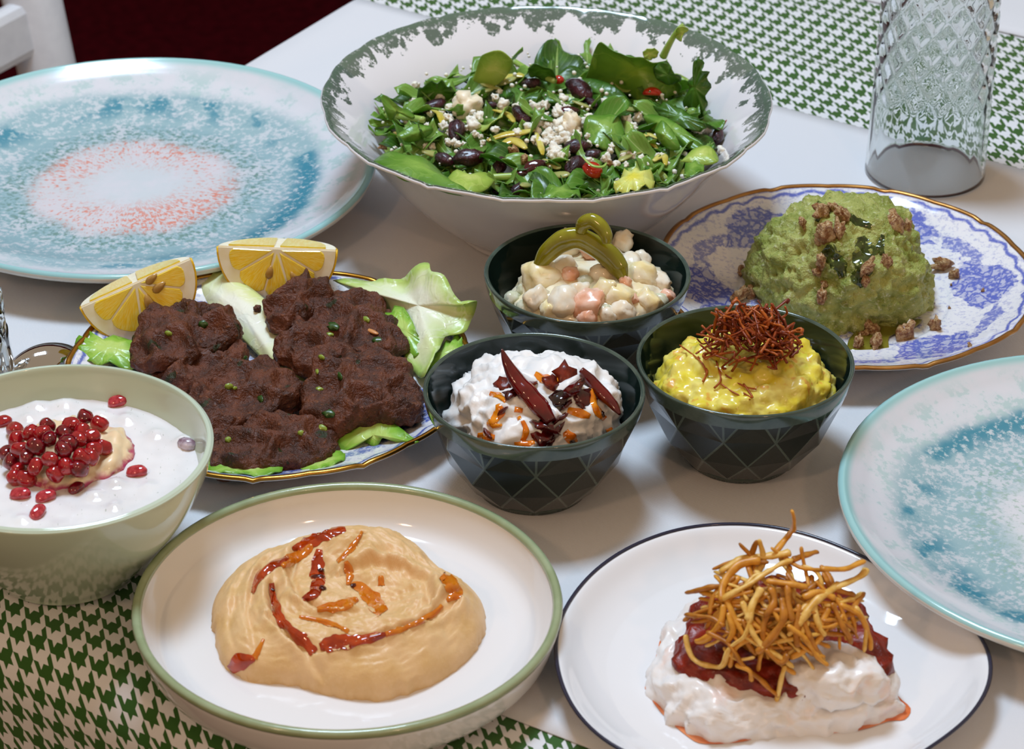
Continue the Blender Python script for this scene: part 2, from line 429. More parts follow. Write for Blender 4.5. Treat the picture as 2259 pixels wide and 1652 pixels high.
# hummus plate: straight sided with an olive rim
HUM = Vector((-.0775, -.2583, TOP))
m_pinkwhite = plain('soft_white_glaze', 'e3e1e1', .10, coat=.4)
hp_prof = smooth_prof([(.0005, .002, 0), (.080, .002, 0), (.082, 0, 0), (.087, 0, 0), (.092, .003, 0), (.0985, .0105, 0), (.1018, .021, 0), (.1022, .0255, 0), (.1005, .0268, 0), (.0985, .0255, 0), (.0965, .0195, 0), (.0915, .0100, 0), (.084, .0060, 0), (.070, .0050, 0), (.0005, .0050, 0)], 4)
hp = lathe('serving_plate', hp_prof, [m_pinkwhite], loc=HUM)
lathe('glazed_rim', [(.10235+.0000, .0242), (.1029, .0258), (.1022, .0274), (.1003, .0280), (.0986, .0272), (.0979, .0254), (.0985, .0244)], [plain('olive_rim_glaze', '9aa683', .18, '8d9a74', 50, coat=.3)], hp, closed=True)
tag(hp, 'white high-sided plate with olive green rim holding hummus', 'plate')

# navy edged plate, a soft triangular outline
OUT = [(1223, 1429), (1232, 1370), (1265, 1310), (1320, 1250), (1400, 1200), (1500, 1165), (1612, 1153), (1700, 1160), (1790, 1182), (1880, 1217), (1960, 1258), (2130, 1370), (2180, 1425), (2191, 1457), (2185, 1510), (2150, 1570), (2080, 1632), (1235, 1500), (1260, 1560), (1300, 1610), (1350, 1650)]
WPC = Vector((.125, -.280, TOP)); WZ = .0165
pol = []
for q in OUT:
    d = at(q[0], q[1], WZ+TOP)-WPC; pol.append((math.atan2(d.y, d.x), math.hypot(d.x, d.y)))
pol += [(math.radians(a), r) for a, r in ((-122, .104), (-105, .108), (-88, .108), (-70, .104))]
pol.sort()
def wrad(t):
    t = (t+PI) % (2*PI)-PI; acc = wt = 0
    for a, r in pol:
        d = (a-t+PI) % (2*PI)-PI; k = math.exp(-(d/.20)**2); acc += k*r; wt += k
    return acc/wt
def wmod(t, r, z):
    k = r/.1; return wrad(t)*k, z
wp = lathe('side_plate', smooth_prof([(.0005, .002, 0), (.066, .002, 0), (.068, 0, 0), (.072, 0, 0), (.075, .002, 0), (.094, .0105, 0), (.0992, WZ-.0012, 0), (.0996, WZ-.0002, 0), (.0982, WZ, 0), (.0955, WZ-.0012, 0), (.088, .0092, 0), (.078, .0050, 0), (.066, .0042, 0), (.0005, .0042, 0)], 4),
           [plain('plain_white_glaze', 'e4e4e6', .10, coat=.4)], seg=144, mod=wmod, loc=WPC)
rv, rf = [], []
for j in range(144):
    t = 2*PI*j/144; r0 = wrad(t)*.992
    for k in range(6):
        q = 2*PI*k/6; rr = r0+.00105*math.cos(q); rv.append((rr*math.cos(t), rr*math.sin(t), WZ+.0002+.0009*math.sin(q)))
    for k in range(6): rf.append((j*6+k, ((j+1) % 144)*6+k, ((j+1) % 144)*6+(k+1) % 6, j*6+(k+1) % 6))
obj('navy_rim', rv, rf, plain('navy_rim_glaze', '23243a', .2, coat=.3), wp)
tag(wp, 'white rounded-triangle plate with thin navy rim', 'plate')

# pale celadon bowl
PAL = Vector((-.2233, -.1917, TOP))
m_cel = plain('celadon_glaze', 'c0cdb9', .12, 'bccab4', 20, coat=.4)
pb = lathe('soup_bowl', smooth_prof([(.0005, .004), (.030, .004), (.032, 0), (.036, 0), (.039, .004), (.0495, .016), (.0635, .036), (.0730, .056), (.0768, .069), (.0763, .0712), (.0748, .0718), (.0732, .0705), (.0697, .057), (.0602, .0375), (.0465, .0195), (.034, .010), (.0005, .008)], 5), [m_cel], seg=120, loc=PAL)
tag(pb, 'pale celadon green bowl filled with white yogurt soup', 'bowl')

# faceted dark bowls
def dark_glaze():
    g = G('dark_green_glaze'); o = g.co()
    col = g.mix(g.noise(o, 40, 3), '0c1614', '14231f'); return g.set(col, .08, spec=.45, coat=.15)
m_dark = dark_glaze(); m_edge = plain('thin_glaze_edge', '46554c', .12, '37473f', 80, coat=.4)
def faceted_bowl(label, c, rot):
    N = 12; vs, fs, mi = [], [], []
    def ring(n, r, z, off):
        b = len(vs)
        for j in range(n):
            t = 2*PI*(j+off)/n+rot; vs.append((r*math.cos(t), r*math.sin(t), z))
        return b
    S = N*4
    top = ring(S, .0560, .0505, 0); r1 = ring(N, .0522, .0385, 0); r2 = ring(N, .0455, .0205, .5); r3 = ring(N, .0345, .0050, 0); ft = ring(S, .0300, .0028, 0)
    for j in range(N):
        k = (j+1) % N
        # wedge over each row-one corner and the big upper diamonds
        tm = top+(j*4+2); tms = [top+(j*4+q) % S for q in range(0, 5)]
        fs.append((tms[1], tms[0], r1+j)); fs.append((tms[2], tms[1], r1+j))
        fs.append((tms[2], r1+j, r2+j, r1+k))
        fs.append((tms[3], tms[2], r1+k)); fs.append((tms[4], tms[3], r1+k))
        p = (j-1) % N
        fs.append((r1+j, r2+p, r3+j, r2+j))
        fa = [ft+(j*4+q) % S for q in range(5)]
        fs.append((r2+j, r3+j, fa[2], r3+k))
        fs.append((fa[1], fa[2], r3+j)); fs.append((fa[0], fa[1], r3+j)); fs.append((fa[3], fa[4], r3+k)); fs.append((fa[2], fa[3], r3+k))
    mi += [0]*len(fs)
    o = obj('faceted_bowl', [Vector(v) for v in vs], [tuple(reversed(f)) for f in fs], [m_dark, m_edge], None, False, None, mi)
    bm = bmesh.new(); bm.from_mesh(o.data); bmesh.ops.recalc_face_normals(bm, faces=bm.faces)
    inner = [e for e in bm.edges if len(e.link_faces) == 2 and e.calc_face_angle(0) > math.radians(6)]
    res = bmesh.ops.bevel(bm, geom=inner, offset=.0006, segments=2, profile=.6, affect='EDGES', material=1)
    bm.to_mesh(o.data); bm.free()
    o.location = c
    up = lathe('rim', smooth_prof([(.0560, .0504), (.0570, .0545), (.0575, .0580), (.0571, .0592), (.0561, .0594), (.0550, .0586)], 4), [m_edge], o, seg=96)
    lathe('bowl_inside', smooth_prof([(.0550, .0586), (.0525, .0500), (.0475, .036), (.040, .019), (.028, .0085), (.0005, .006)], 5), [m_dark], o, seg=96)
    lathe('foot', [(.0300, .0030), (.0295, 0), (.027, 0), (.0265, .002), (.0005, .002)], [m_edge], o, seg=64)
    tag(o, label, 'bowl'); return o
BF = Vector((.0115, -.1152, TOP)); BY = Vector((.1228, -.0835, TOP)); BB = Vector((.0413, .0097, TOP))
faceted_bowl('dark green faceted bowl of white yogurt with dried chilli', BF, -PI/2+.02)
faceted_bowl('dark green faceted bowl of yellow creamed salad', BY, -PI/2+.26)
faceted_bowl('dark green faceted bowl of potato salad with pickled peppers', BB, -PI/2+.1)

# ------------------------------------------------------------------ cut glass tumblers, standing mouth down
def glass_mat():
    g = G('clear_glass'); return g.set('f4f8f8', .0, trans=1, ior=1.5)
m_glass = glass_mat()
def tumbler(label, c, R0, R1, H, rot=0, nd=14):
    seg, nr = 168, 84; vs, fs = [], []
    def outer(t, z):
        f = z/H; r = R0+(R1-R0)*f
        wgt = min(1, max(0, (f-.30)/.10))*min(1, max(0, (.97-f)/.03))
        u = t*nd/(2*PI); v = z/(2*PI*R0/nd)*.80
        a = abs(((u+v) % 1)-.5)*2; b = abs(((u-v) % 1)-.5)*2
        g1 = max(0, 1-(1-a)/.55) if a > .45 else 0; g2 = max(0, 1-(1-b)/.55) if b > .45 else 0
        flute = .0006*abs(math.sin(t*nd/2))*(1-wgt)*min(1, f/.1)
        return r-.0019*wgt*max(g1, g2)-flute*.6
    zs = [H*i/nr for i in range(nr+1)]
    prof = [('o', z) for z in zs]
    for _, z in prof:
        for j in range(seg):
            t = 2*PI*j/seg; r = outer(t, z); vs.append((r*math.cos(t), r*math.sin(t), z))
    extra = [(R1-.006, H+.0015), (.0005, H+.0015)]
    inner = [(.0005, H-.012), (R1-.008, H-.012), (R1-.0035, H-.018)]+[(R0+(R1-R0)*f-.0026, H*f) for f in (.75, .5, .3, .15, .03)]+[(R0-.0016, -.0006)]
    for r, z in extra+inner:
        for j in range(seg):
            t = 2*PI*j/seg; vs.append((r*math.cos(t), r*math.sin(t), z))
    nt = nr+1+len(extra)+len(inner)
    for k in range(nt):
        k2 = (k+1) % nt
        for j in range(seg): fs.append((k*seg+j, k*seg+(j+1) % seg, k2*seg+(j+1) % seg, k2*seg+j))
    o = obj('glass_tumbler', vs, fs, m_glass); o.location = c; o.rotation_euler = (0, 0, rot)
    return tag(o, label, 'glass')
GR = at(2040, 378, TOP); GR.z = TOP+.0008
tumbler('tall cut-glass tumbler with diamond pattern standing upside down behind the blue plate', GR, .0385, .0365, .165)
tumbler('clear cut-glass tumbler beside the spoon and the celadon bowl', Vector((-.3150, -.031, TOP+.0008)), .041, .035, .105, .2)
# spoon
m_steel = plain('polished_steel', 'c9c9cc', .06, metal=1)
def spoon():
    vs, fs, nu, nv = [], [], 14, 12
    root = empty('table_spoon', tuple(at(94, 806, TOP)), math.radians(213)); root.location.z = TOP
    L, Wd = .046, .029
    for i in range(nu+1):
        for j in range(nv+1):
            u = i/nu; v = j/nv*2-1; wd = Wd/2*math.sin(PI*min(1, .06+u*.94)**.85)**.6 if 0 < u < 1 else .003
            x = (u-.5)*L; y = v*wd; dome = (1-v*v)*math.sin(PI*u)**.7
            vs.append((x, y, .001+.010*dome))
    for i in range(nu):
        for j in range(nv): a = i*(nv+1)+j; fs.append((a, a+nv+1, a+nv+2, a+1))
    mod_solid(obj('spoon_bowl', vs, fs, m_steel, root), .0012, 1)
    hp_ = spline([(L/2-.004, 0, .003), (.04, 0, .010), (.08, 0, .009), (.115, 0, .003)], 6)
    obj('handle', *tube_data(hp_, interp([.003, .003, .004, .006], len(hp_)), 8, .35), m_steel, root)
    tag(root, 'polished steel tablespoon lying face down beside the patty plate', 'spoon')
spoon()

# ------------------------------------------------------------------ tools for food
from mathutils.bvhtree import BVHTree
rnd = random.Random(11)
def ray(px, py):
    return (FWD + RT*((px-1129.5)/FPX) - UPV*((py-826)/FPX)).normalized()
def at_y(px, py, y):
    d = ray(px, py); return CAM + d*((y-CAM.y)/d.y)
def bvh_of(o):
    mw = o.matrix_basis; return BVHTree.FromPolygons([mw@v.co for v in o.data.vertices], [tuple(p.vertices) for p in o.data.polygons])
def hit(bv, px, py, default_z=None):
    """where the line of sight at (px, py) meets a surface: point, normal"""
    h = bv.ray_cast(CAM, ray(px, py))
    if h[0] is None:
        return (at(px, py, default_z), Vector((0, 0, 1))) if default_z is not None else (None, None)
    n = h[1] if h[1].dot(ray(px, py)) < 0 else -h[1]
    return h[0], n
def drop(bv, x, y, z=.3):
    h = bv.ray_cast(Vector((x, y, z)), Vector((0, 0, -1))); return h[0]
def outline(pts, z=None):
    return [at(p[0], p[1], (p[2] if len(p) > 2 else z)) for p in pts]
def radial(pts):
    c = sum(pts, Vector())/len(pts); pol = sorted((math.atan2(p.y-c.y, p.x-c.x), math.hypot(p.x-c.x, p.y-c.y)) for p in pts)
    def R(t):
        for i in range(len(pol)):
            a0, r0 = pol[i-1]; a1, r1 = pol[i]
            d = (a1-a0) % (2*PI); q = (t-a0) % (2*PI)
            if q <= d and d > 0:
                k = q/d; return r0+(r1-r0)*k
        return pol[0][1]
    tab = [R(2*PI*i/180-PI) for i in range(180)]
    tab = [sum(tab[(i+k) % 180] for k in (-3, -2, -1, 0, 1, 2, 3))/7 for i in range(180)]
    def R2(t):
        x = ((t+PI) % (2*PI))/(2*PI)*180; i = int(x) % 180; f = x-int(x); return tab[i]*(1-f)+tab[(i+1) % 180]*f
    return c, R2
def mound(name, pts, z0, H, disp, mat, sub=5, e1=.8, e2=.9, parent=None, c=None, R=None, limit=None):
    """a heap over an outline; disp(p, up) moves the surface along its normal"""
    if R is None: c, R = radial(pts)
    base = Vector((c.x, c.y, z0))
    def fn(v):
        t = math.atan2(v.y, v.x); h = math.hypot(v.x, v.y); r = R(t)
        z = abs(v.z)**e2*(1 if v.z > 0 else -1)
        p = Vector((r*h**e1*math.cos(t), r*h**e1*math.sin(t), H*z if z > 0 else .004*z))
        n = Vector((v.x/r, v.y/r, v.z/max(H, .004))).normalized()
        q = p+n*disp(base+p, max(0, v.z))
        if q.z < -.003: q.z = -.003
        if limit: q = limit(q+base)-base
        return q
    vs, fs = blob(sub, fn); o = obj(name, vs, fs, mat, parent); o.location = base
    return o
def film(name, bv, path, width, mat, parent=None, n=8, thick=.0008, jitter=0):
    """a thin run of liquid lying on a surface along a line the photograph shows"""
    P = spline([Vector((p[0], p[1], 0)) for p in path], n); W = interp(width, len(P)); vs, fs = [], []; M = 6
    for i, p in enumerate(P):
        t = (P[min(i+1, len(P)-1)]-P[max(i-1, 0)]); t = t.normalized(); s = Vector((-t.y, t.x, 0))
        for j in range(M+1):
            v = j/M*2-1; wd = W[i]*(1+jitter*nz((p.x*.02, p.y*.02, j*.3+7), 3)); q = p+s*v*wd/2
            h, nn = hit(bv, q.x, q.y)
            if h is not None and vs and (Vector(h)-vs[-1]).length > .022: h = None
            if h is None: h, nn = (vs[-1] if vs else at(q.x, q.y, .02)), Vector((0, 0, 1))
            endk = min(1, min(i, len(P)-1-i)/2+.15)
            vs.append(Vector(h)+nn*(.0002+thick*(1-v*v)*endk))
    for i in range(len(P)-1):
        for j in range(M): a = i*(M+1)+j; fs.append((a, a+1, a+M+2, a+M+1))
    o = obj(name, vs, fs, mat)
    if parent: o.parent = parent; o.matrix_parent_inverse = parent.matrix_basis.inverted()
    return o
def adopt(o, parent):
    o.parent = parent; o.matrix_parent_inverse = parent.matrix_basis.inverted(); return o
def patch(name, pts, mat, zc=None, ruffle=.0015, nr=9, thick=.0005, freq=9, seed=0, sub=0, bulge=0, cen=None):
    """a leaf from its outline points (px, py, z): rings from the middle to the ruffled edge"""
    P = [at(*p) for p in pts]; P = spline(P+[P[0]], 4)[:-1]; m = len(P)
    c = sum(P, Vector())/m if cen is None else at(*cen)
    if zc is not None: c.z = zc
    nrm = Vector()
    for i in range(m): nrm += (P[i]-c).cross(P[(i+1) % m]-c)
    nrm.normalize(); nrm = nrm if nrm.z > 0 else -nrm
    vs, uv, fs = [c+nrm*bulge], [(0, 0)], []
    for k in range(1, nr+1):
        s = k/nr
        for i in range(m):
            q = c.lerp(P[i], s); t = 2*PI*i/m
            d = ruffle*s*s*(math.sin(t*freq+seed)*.6+nz((q.x*60, q.y*60, seed), 1.3)*1.3)+bulge*(1-s*s)
            vs.append(q+nrm*d); uv.append((s, i/m))
    for i in range(m): fs.append((0, 1+i, 1+(i+1) % m))
    for k in range(nr-1):
        for i in range(m):
            a = 1+k*m; fs.append((a+i, a+m+i, a+m+(i+1) % m, a+(i+1) % m))
    org = c.copy()
    o = obj(name, [v-org for v in vs], fs, mat, None, True, uv); o.location = org
    mod_solid(o, thick, 0)
    return o

# ------------------------------------------------------------------ food materials
def dairy(name, a, b=None, stain=None, rough=.28):
    g = G(name); v = g.co(); n = g.noise(v, 120, 4); col = g.mix(n, a, b or a)
    if stain: col = g.mix(g.ss(g.noise(v, 55, 3), .56, .72)*.55, col, stain)
    g.bump(g.noise(v, 420, 3), .10, .0005)
    return g.set(col, rough, spec=.45, sss=.15, sssr=(.004, .0032, .0026))
m_yog = dairy('yogurt', 'f1efec', 'e8e5e2'); m_yog2 = dairy('strained_yogurt', 'efecea', 'e6e1dd', 'f0cdbc')
def leaf_mat(name, dark, mid, light, edge=None, rough=.32):
    g = G(name); x, y, _ = g.xyz(g.co('UV')); o = g.co()
    inf = g.node('ShaderNodeObjectInfo'); r = V(g, inf.outputs['Random'])
    n = g.noise(o, 90, 3); col = g.mix(g.ss(n+(r-.5)*.7, .25, .75), dark, mid)
    mid_d = g.math('ABSOLUTE', x-.5); vein = g.math('ABSOLUTE', g.math('SINE', (y*1.0-mid_d*.9)*24))
    col = g.mix((1-g.ss(mid_d, .008, .045))*.75, col, light); col = g.mix((1-g.ss(vein, .02, .16))*.30, col, light)
    g.bump(g.noise(o, 200, 3)+vein*.4, .25, .0006)
    return g.set(col, rough, spec=.5, sss=.12, sssr=(.002, .004, .001))
m_leaf = leaf_mat('spinach_leaf', '2c5014', '527e28', '9cb568'); m_leaf2 = leaf_mat('light_leaf', '7d983c', '9cb254', 'c8d494')
m_leaf3 = leaf_mat('rocket_leaf', '44691f', '6f943c', 'afc47c')
def patch_mat(name, cen, mid, edge, rough=.3, lo=.3, hi=.95):
    g = G(name); s, t, _ = g.xyz(g.co('UV')); o = g.co(); n = g.noise(o, 60, 4)
    k = s+(n-.5)*.55
    col = g.mix(g.ss(k, lo, (lo+hi)/2), cen, mid); col = g.mix(g.ss(k, (lo+hi)/2, hi), col, edge)
    rid = g.math('ABSOLUTE', g.noise(o, 42, 3, .55, .6)-.5); vein = 1-g.ss(rid, .008, .035)
    col = g.mix(vein*.30, col, cen); g.bump(g.noise(o, 70, 3)*1.5+vein*.25+g.noise(o, 260, 2)*.3, .35, .0014)
    return g.set(col, rough, spec=.5, sss=.1, sssr=(.003, .004, .002))
m_let = patch_mat('iceberg_lettuce', 'e9ecd2', 'd9e4ae', 'b4cf6a'); m_let2 = patch_mat('green_lettuce', 'b5d06c', '8dbb42', '6ca02c'); m_let3 = patch_mat('lettuce_rib', 'eef0dc', 'e4e9b8', 'cfdb90')
m_dleaf = patch_mat('dark_salad_leaf', '507c2a', '3c671c', '305614', lo=.1); m_mleaf = patch_mat('mid_salad_leaf', '86a848', '668f34', '4f7c24', lo=.1); m_pleaf = patch_mat('pale_salad_leaf', 'bac86a', 'a0b850', '86a23e', lo=.1)

# ------------------------------------------------------------------ hummus
HZ = TOP+.0052
hum_pts = outline([(466, 1330, .012), (474, 1400, .010), (496, 1478, .008), (560, 1506, .007), (650, 1512, .007), (750, 1540, .007), (830, 1549, .007), (900, 1537, .007), (985, 1490, .008), (1050, 1430, .010), (1072, 1370, .012), (1062, 1300, .016), (1015, 1262, .020), (962, 1228, .020), (935, 1200, .018), (850, 1172, .016), (760, 1172, .014), (640, 1200, .013), (540, 1242, .012), (490, 1285, .012)])
hc, hR = radial(hum_pts)
HSTR = [([at(p[0], p[1], .027)*1 for p in pts], lip, gro, wd) for pts, lip, gro, wd in [
    ([(600, 1285), (603, 1340), (640, 1395), (700, 1420), (780, 1415), (860, 1396), (950, 1360), (1005, 1325)], .0030, .0050, .0024),
    ([(595, 1362), (650, 1402), (700, 1442), (742, 1490), (800, 1515)], .0022, .0055, .0018), ([(655, 1205), (640, 1262), (662, 1320), (720, 1346), (795, 1340)], .0030, .0036, .0020),
    ([(950, 1330), (940, 1275), (890, 1242), (820, 1236), (765, 1255)], .0034, .0030, .0022), ([(940, 1212), (990, 1258), (1045, 1278)], .0016, .0034, .0018), ([(560, 1225), (520, 1280), (505, 1350), (522, 1430)], .0010, .0018, .0015), ([(592, 1215), (560, 1270), (546, 1340), (562, 1412)], .0012, .0020, .0015),
    ([(830, 1502), (900, 1500), (980, 1460), (1035, 1405)], .0014, .0034, .0018), ([(1020, 1300), (985, 1320), (960, 1345)], .0016, .0024, .0014), ([(800, 1320), (860, 1318), (920, 1322)], .0006, .0010, .0012), ([(800, 1290), (860, 1288), (920, 1292)], .0006, .0010, .0012), ([(700, 1180), (760, 1200), (800, 1190)], .0012, .0022, .0016)]]
for P_, _a, _b, _c in HSTR:
    for v_ in P_: v_.z = 0
def hum_h(x, y):
    dx, dy = x-hc.x, y-hc.y; t = math.atan2(dy, dx); r = math.hypot(dx, dy); s = min(1, r/hR(t))
    edge = max(0, 1-s**5)**.55
    q = Vector((x, y, 0)); cut = 0.0
    for (P, lip, gro, wd) in HSTR:
        best = 9; sd = 0
        for a_, b_ in zip(P, P[1:]):
            ab = b_-a_; k = max(0, min(1, (q-a_).dot(ab)/ab.length_squared)); dv = q-(a_+ab*k); d = dv.length
            if d < best: best = d; sd = d*(1 if ab.x*dv.y-ab.y*dv.x > 0 else -1); kk = k
        if best < .02:
            wob = 1+.5*nz((x*90, y*90, 4), 1)
            cut += wob*(-gro*math.exp(-(best/wd)**2)+lip*math.exp(-((sd+1.7*wd)/(1.3*wd))**2))
    crater = -.0080*math.exp(-((dx-.016)**2+(dy-.006)**2)/(2*.015**2))-.003*math.exp(-((dx+.018)**2+(dy-.016)**2)/(2*.012**2))
    peak = .0065*math.exp(-((dx-.006)**2+(dy-.044)**2)/(2*.014**2))+.0050*math.exp(-((dx-.048)**2+(dy-.004)**2)/(2*.012**2))+.0035*math.exp(-((dx-.02)**2+(dy+.035)**2)/(2*.02**2))
    fine = .0018*fbm((x, y, 0), 120, 5)+.0030*nz((x, y, 3), 42)+.0022*max(0, nz((x, y, 7), 70))*max(0, nz((x, y, 9), 25)+.2)
    streak = .0009*nz((math.cos(t)*5+s*22, math.sin(t)*5, s*45), 1.0)*min(1, s*2)
    swirl = cut
    return edge*(.0200+swirl+crater+peak+fine+streak)
g = G('hummus'); v = g.co(); n = g.noise(v, 70, 4); col = g.mix(g.ss(n, .35, .68), 'dfb987', 'd6ae74'); col = g.mix(g.ss(g.noise(v, 500, 3), .52, .7)*.3, col, 'e2c290')
g.bump(g.noise(v, 380, 5, .65), .35, .0007); m_hum = g.set(col, .42, spec=.4, sss=.08, sssr=(.004, .0025, .0012))
vs, fs = [Vector((0, 0, hum_h(hc.x, hc.y)))], []
NR, NS = 84, 220
for k in range(1, NR+1):
    for j in range(NS):
        t = 2*PI*j/NS; s = (k/NR)**.9; rr = hR(t)*s*(1+s*(.035*nz((math.cos(t)*5, math.sin(t)*5, 2), 1)+.03*nz((math.cos(t)*16, math.sin(t)*16, 2), 1)))
        x, y = hc.x+rr*math.cos(t), hc.y+rr*math.sin(t); vs.append(Vector((x-hc.x, y-hc.y, hum_h(x, y) if k < NR else -.0012)))
for j in range(NS): fs.append((0, 1+j, 1+(j+1) % NS))
for k in range(NR-1):
    for j in range(NS): a = 1+k*NS; fs.append((a+j, a+NS+j, a+NS+(j+1) % NS, a+(j+1) % NS))
hum = obj('hummus', vs, fs, m_hum); hum.location = (hc.x, hc.y, HZ)
tag(hum, 'swirled mound of beige hummus drizzled with red chilli oil', 'hummus')
hb = bvh_of(hum)
m_oilr = plain('red_oil', '8c2404', .06, 'b23c08', 90, coat=.6); m_oilo = plain('orange_oil', 'd07a16', .08, 'c2620c', 120, coat=.5)
for path, wd, m in [
    ([(762, 1166), (720, 1180), (680, 1196), (645, 1212)], [10, 26, 34, 8], m_oilr), ([(690, 1200), (668, 1222), (640, 1236), (622, 1250)], [10, 22, 26, 8], m_oilo),
    ([(705, 1212), (700, 1250), (702, 1285), (690, 1312), (668, 1322)], [14, 30, 30, 22, 8], m_oilr), ([(640, 1232), (600, 1248), (572, 1272), (556, 1308)], [12, 20, 16, 8], m_oilr),
    ([(598, 1286), (604, 1320), (616, 1360), (640, 1388), (668, 1412), (694, 1440)], [12, 18, 22, 20, 28, 18], m_oilr),
    ([(706, 1428), (745, 1418), (800, 1410), (852, 1398)], [22, 36, 26, 10], m_oilr), ([(850, 1400), (900, 1382), (950, 1358), (975, 1335)], [14, 12, 14, 8], m_oilo),
    ([(775, 1288), (800, 1300), (825, 1325), (845, 1352)], [8, 26, 34, 30], m_oilo), ([(700, 1345), (735, 1338), (770, 1330), (790, 1322)], [12, 26, 24, 8], m_oilo),
    ([(975, 1268), (995, 1285), (1003, 1310), (985, 1325)], [24, 34, 26, 8], m_oilo),
    ([(508, 1478), (530, 1462), (562, 1452)], [22, 36, 10], m_oilr), ([(560, 1452), (582, 1410)], [16, 6], m_oilo), ([(762, 1238), (770, 1260), (768, 1290)], [10, 22, 10], m_oilo),
    ([(840, 1270), (842, 1292)], [10, 16], m_oilo), ([(660, 1360), (720, 1372), (770, 1392)], [6, 12, 8], m_oilo), ([(800, 1172), (778, 1205), (745, 1240)], [6, 14, 8], m_oilo)]:
    film('chilli_oil', hb, path, wd, m, hum, jitter=.5)
m_flake = plain('dark_chilli_flake', '32090a', .2, '5a1208', 300, coat=.4)
for px, py, r in ((698, 1275, .0032), (712, 1300, .0024), (600, 1300, .0014), (778, 1292, .0014), (708, 1258, .002)):
    h, nn = hit(hb, px, py); me = blob_mesh('chilli_flake', 2, lambda v: Vector((v.x*1.3, v.y*.8, v.z*.5))*r*(1+.3*nz(v, 2, (px, 0, 0))), m_flake)
    tag(link('chilli_flake', me, loc=h+nn*.0006, rot=(rnd.random()*.5, rnd.random()*.5, rnd.random()*3)), 'dark chilli flake lying in the oil on the hummus', 'chilli flake', 'chilli flakes on the hummus')

# ------------------------------------------------------------------ yogurt, tomato sauce and potato straws on the navy-edged plate
WF = TOP+.0042
def lumpy(a1, f1, a2, f2, seed=0):
    def d(p, up):
        c = cells(p, f1, (seed, 0, 0)); return a1*(.55-c)*1.6 + a2*fbm(p, f2, 4, (0, seed, 0))
    return d
def folds(a1, f1, a2, f2, seed=0):
    def d(p, up):
        w = Vector((nz(p, 40, (seed, 0, 0)), nz(p, 40, (0, seed, 0)), nz(p, 40, (0, 0, seed))))*.010
        q = p+w; c = noise.voronoi(q*f1+Vector((seed, 0, 0)))[0]
        r = 1-abs(nz(q, f2, (seed, 3, 0)))*2
        return a1*(.5-c[0])*1.3+a2*(r-.6)+.0011*fbm(p, f2*3, 3)
    return d
ypx = [(1428, 1512, .008), (1436, 1470, .012), (1452, 1420, .016), (1468, 1360, .018), (1505, 1325, .018), (1580, 1315, .016), (1700, 1308, .014), (1870, 1325, .014), (1915, 1380, .014), (1945, 1455, .012), (1975, 1520, .010), (2003, 1560, .007), (1990, 1588, .006), (1955, 1592, .006), (1890, 1612, .006), (1790, 1620, .006), (1700, 1620, .006), (1640, 1636, .006), (1560, 1641, .006), (1522, 1626, .006), (1462, 1572, .006)]
yo = mound('strained_yogurt', outline(ypx), WF, .021, folds(.0050, 60, .0030, 80, 3), m_yog2, 6, .55, .75)
tag(yo, 'slab of thick white strained yogurt under tomato sauce', 'yogurt')
oil_o = [Vector((p.x, p.y, 0)) for p in outline(ypx)]
oc = sum(oil_o, Vector())/len(oil_o); ring = spline([oc+(p-oc)*1.02 for p in oil_o]+[oc+(oil_o[0]-oc)*1.02], 3)[:-1]
of = obj('oil_seep', [Vector((0, 0, .0009))]+[p-oc+Vector((0, 0, .0004)) for p in ring], [(0, 1+i, 1+(i+1) % len(ring)) for i in range(len(ring))], plain('orange_oil_seep', 'e08a58', .1, 'd4662e', 90, coat=.5)); of.location = (oc.x, oc.y, WF); adopt(of, yo)
spx = [(1490, 1472, .026), (1512, 1385, .028), (1552, 1318, .026), (1640, 1296, .024), (1800, 1298, .024), (1885, 1325, .024), (1925, 1400, .022), (1968, 1525, .014), (1850, 1520, .022), (1705, 1526, .024), (1600, 1512, .025)]
m_sauce = plain('tomato_sauce', '8e240e', .30, '641408', 110, bump=.7, bscale=230, bdist=.0015, coat=.1)
sa = mound('tomato_sauce', outline(spx), TOP+.020, .0125, lumpy(.0030, 120, .0020, 200, 5), m_sauce, 5, .7, .8)
tag(sa, 'dark red tomato sauce spread over the yogurt', 'sauce')
dl = mound('yogurt_dollop', outline([(1722, 1478, .026), (1745, 1440, .030), (1830, 1428, .030), (1900, 1440, .030), (1960, 1490, .026), (1968, 1530, .02), (1900, 1560, .018), (1780, 1550, .02), (1728, 1520, .022)]), TOP+.019, .0165, folds(.0040, 60, .0026, 80, 9), m_yog2, 5, .6, .8)
tag(dl, 'plump fold of yogurt pushed over the edge of the tomato sauce', 'yogurt')
sb_ = bvh_of(sa); yb_ = bvh_of(yo); db_ = bvh_of(dl)
def near_hit(bvs, px, py, dz):
    best = None
    for b in bvs:
        h, n_ = hit(b, px, py)
        if h is not None and (best is None or (h-CAM).length < (best[0]-CAM).length): best = (h, n_)
    return best if best else ((at(px, py, dz) if dz is not None else None), Vector((0, 0, 1)))
m_straw = [plain('fried_potato_straw_a', 'dc9c38', .4, 'c58426', 200, bump=.2), plain('fried_potato_straw_b', 'eac470', .4, 'd8a648', 200, bump=.2), plain('fried_potato_straw_c', 'c27e26', .4, 'a0641a', 200, bump=.2)]
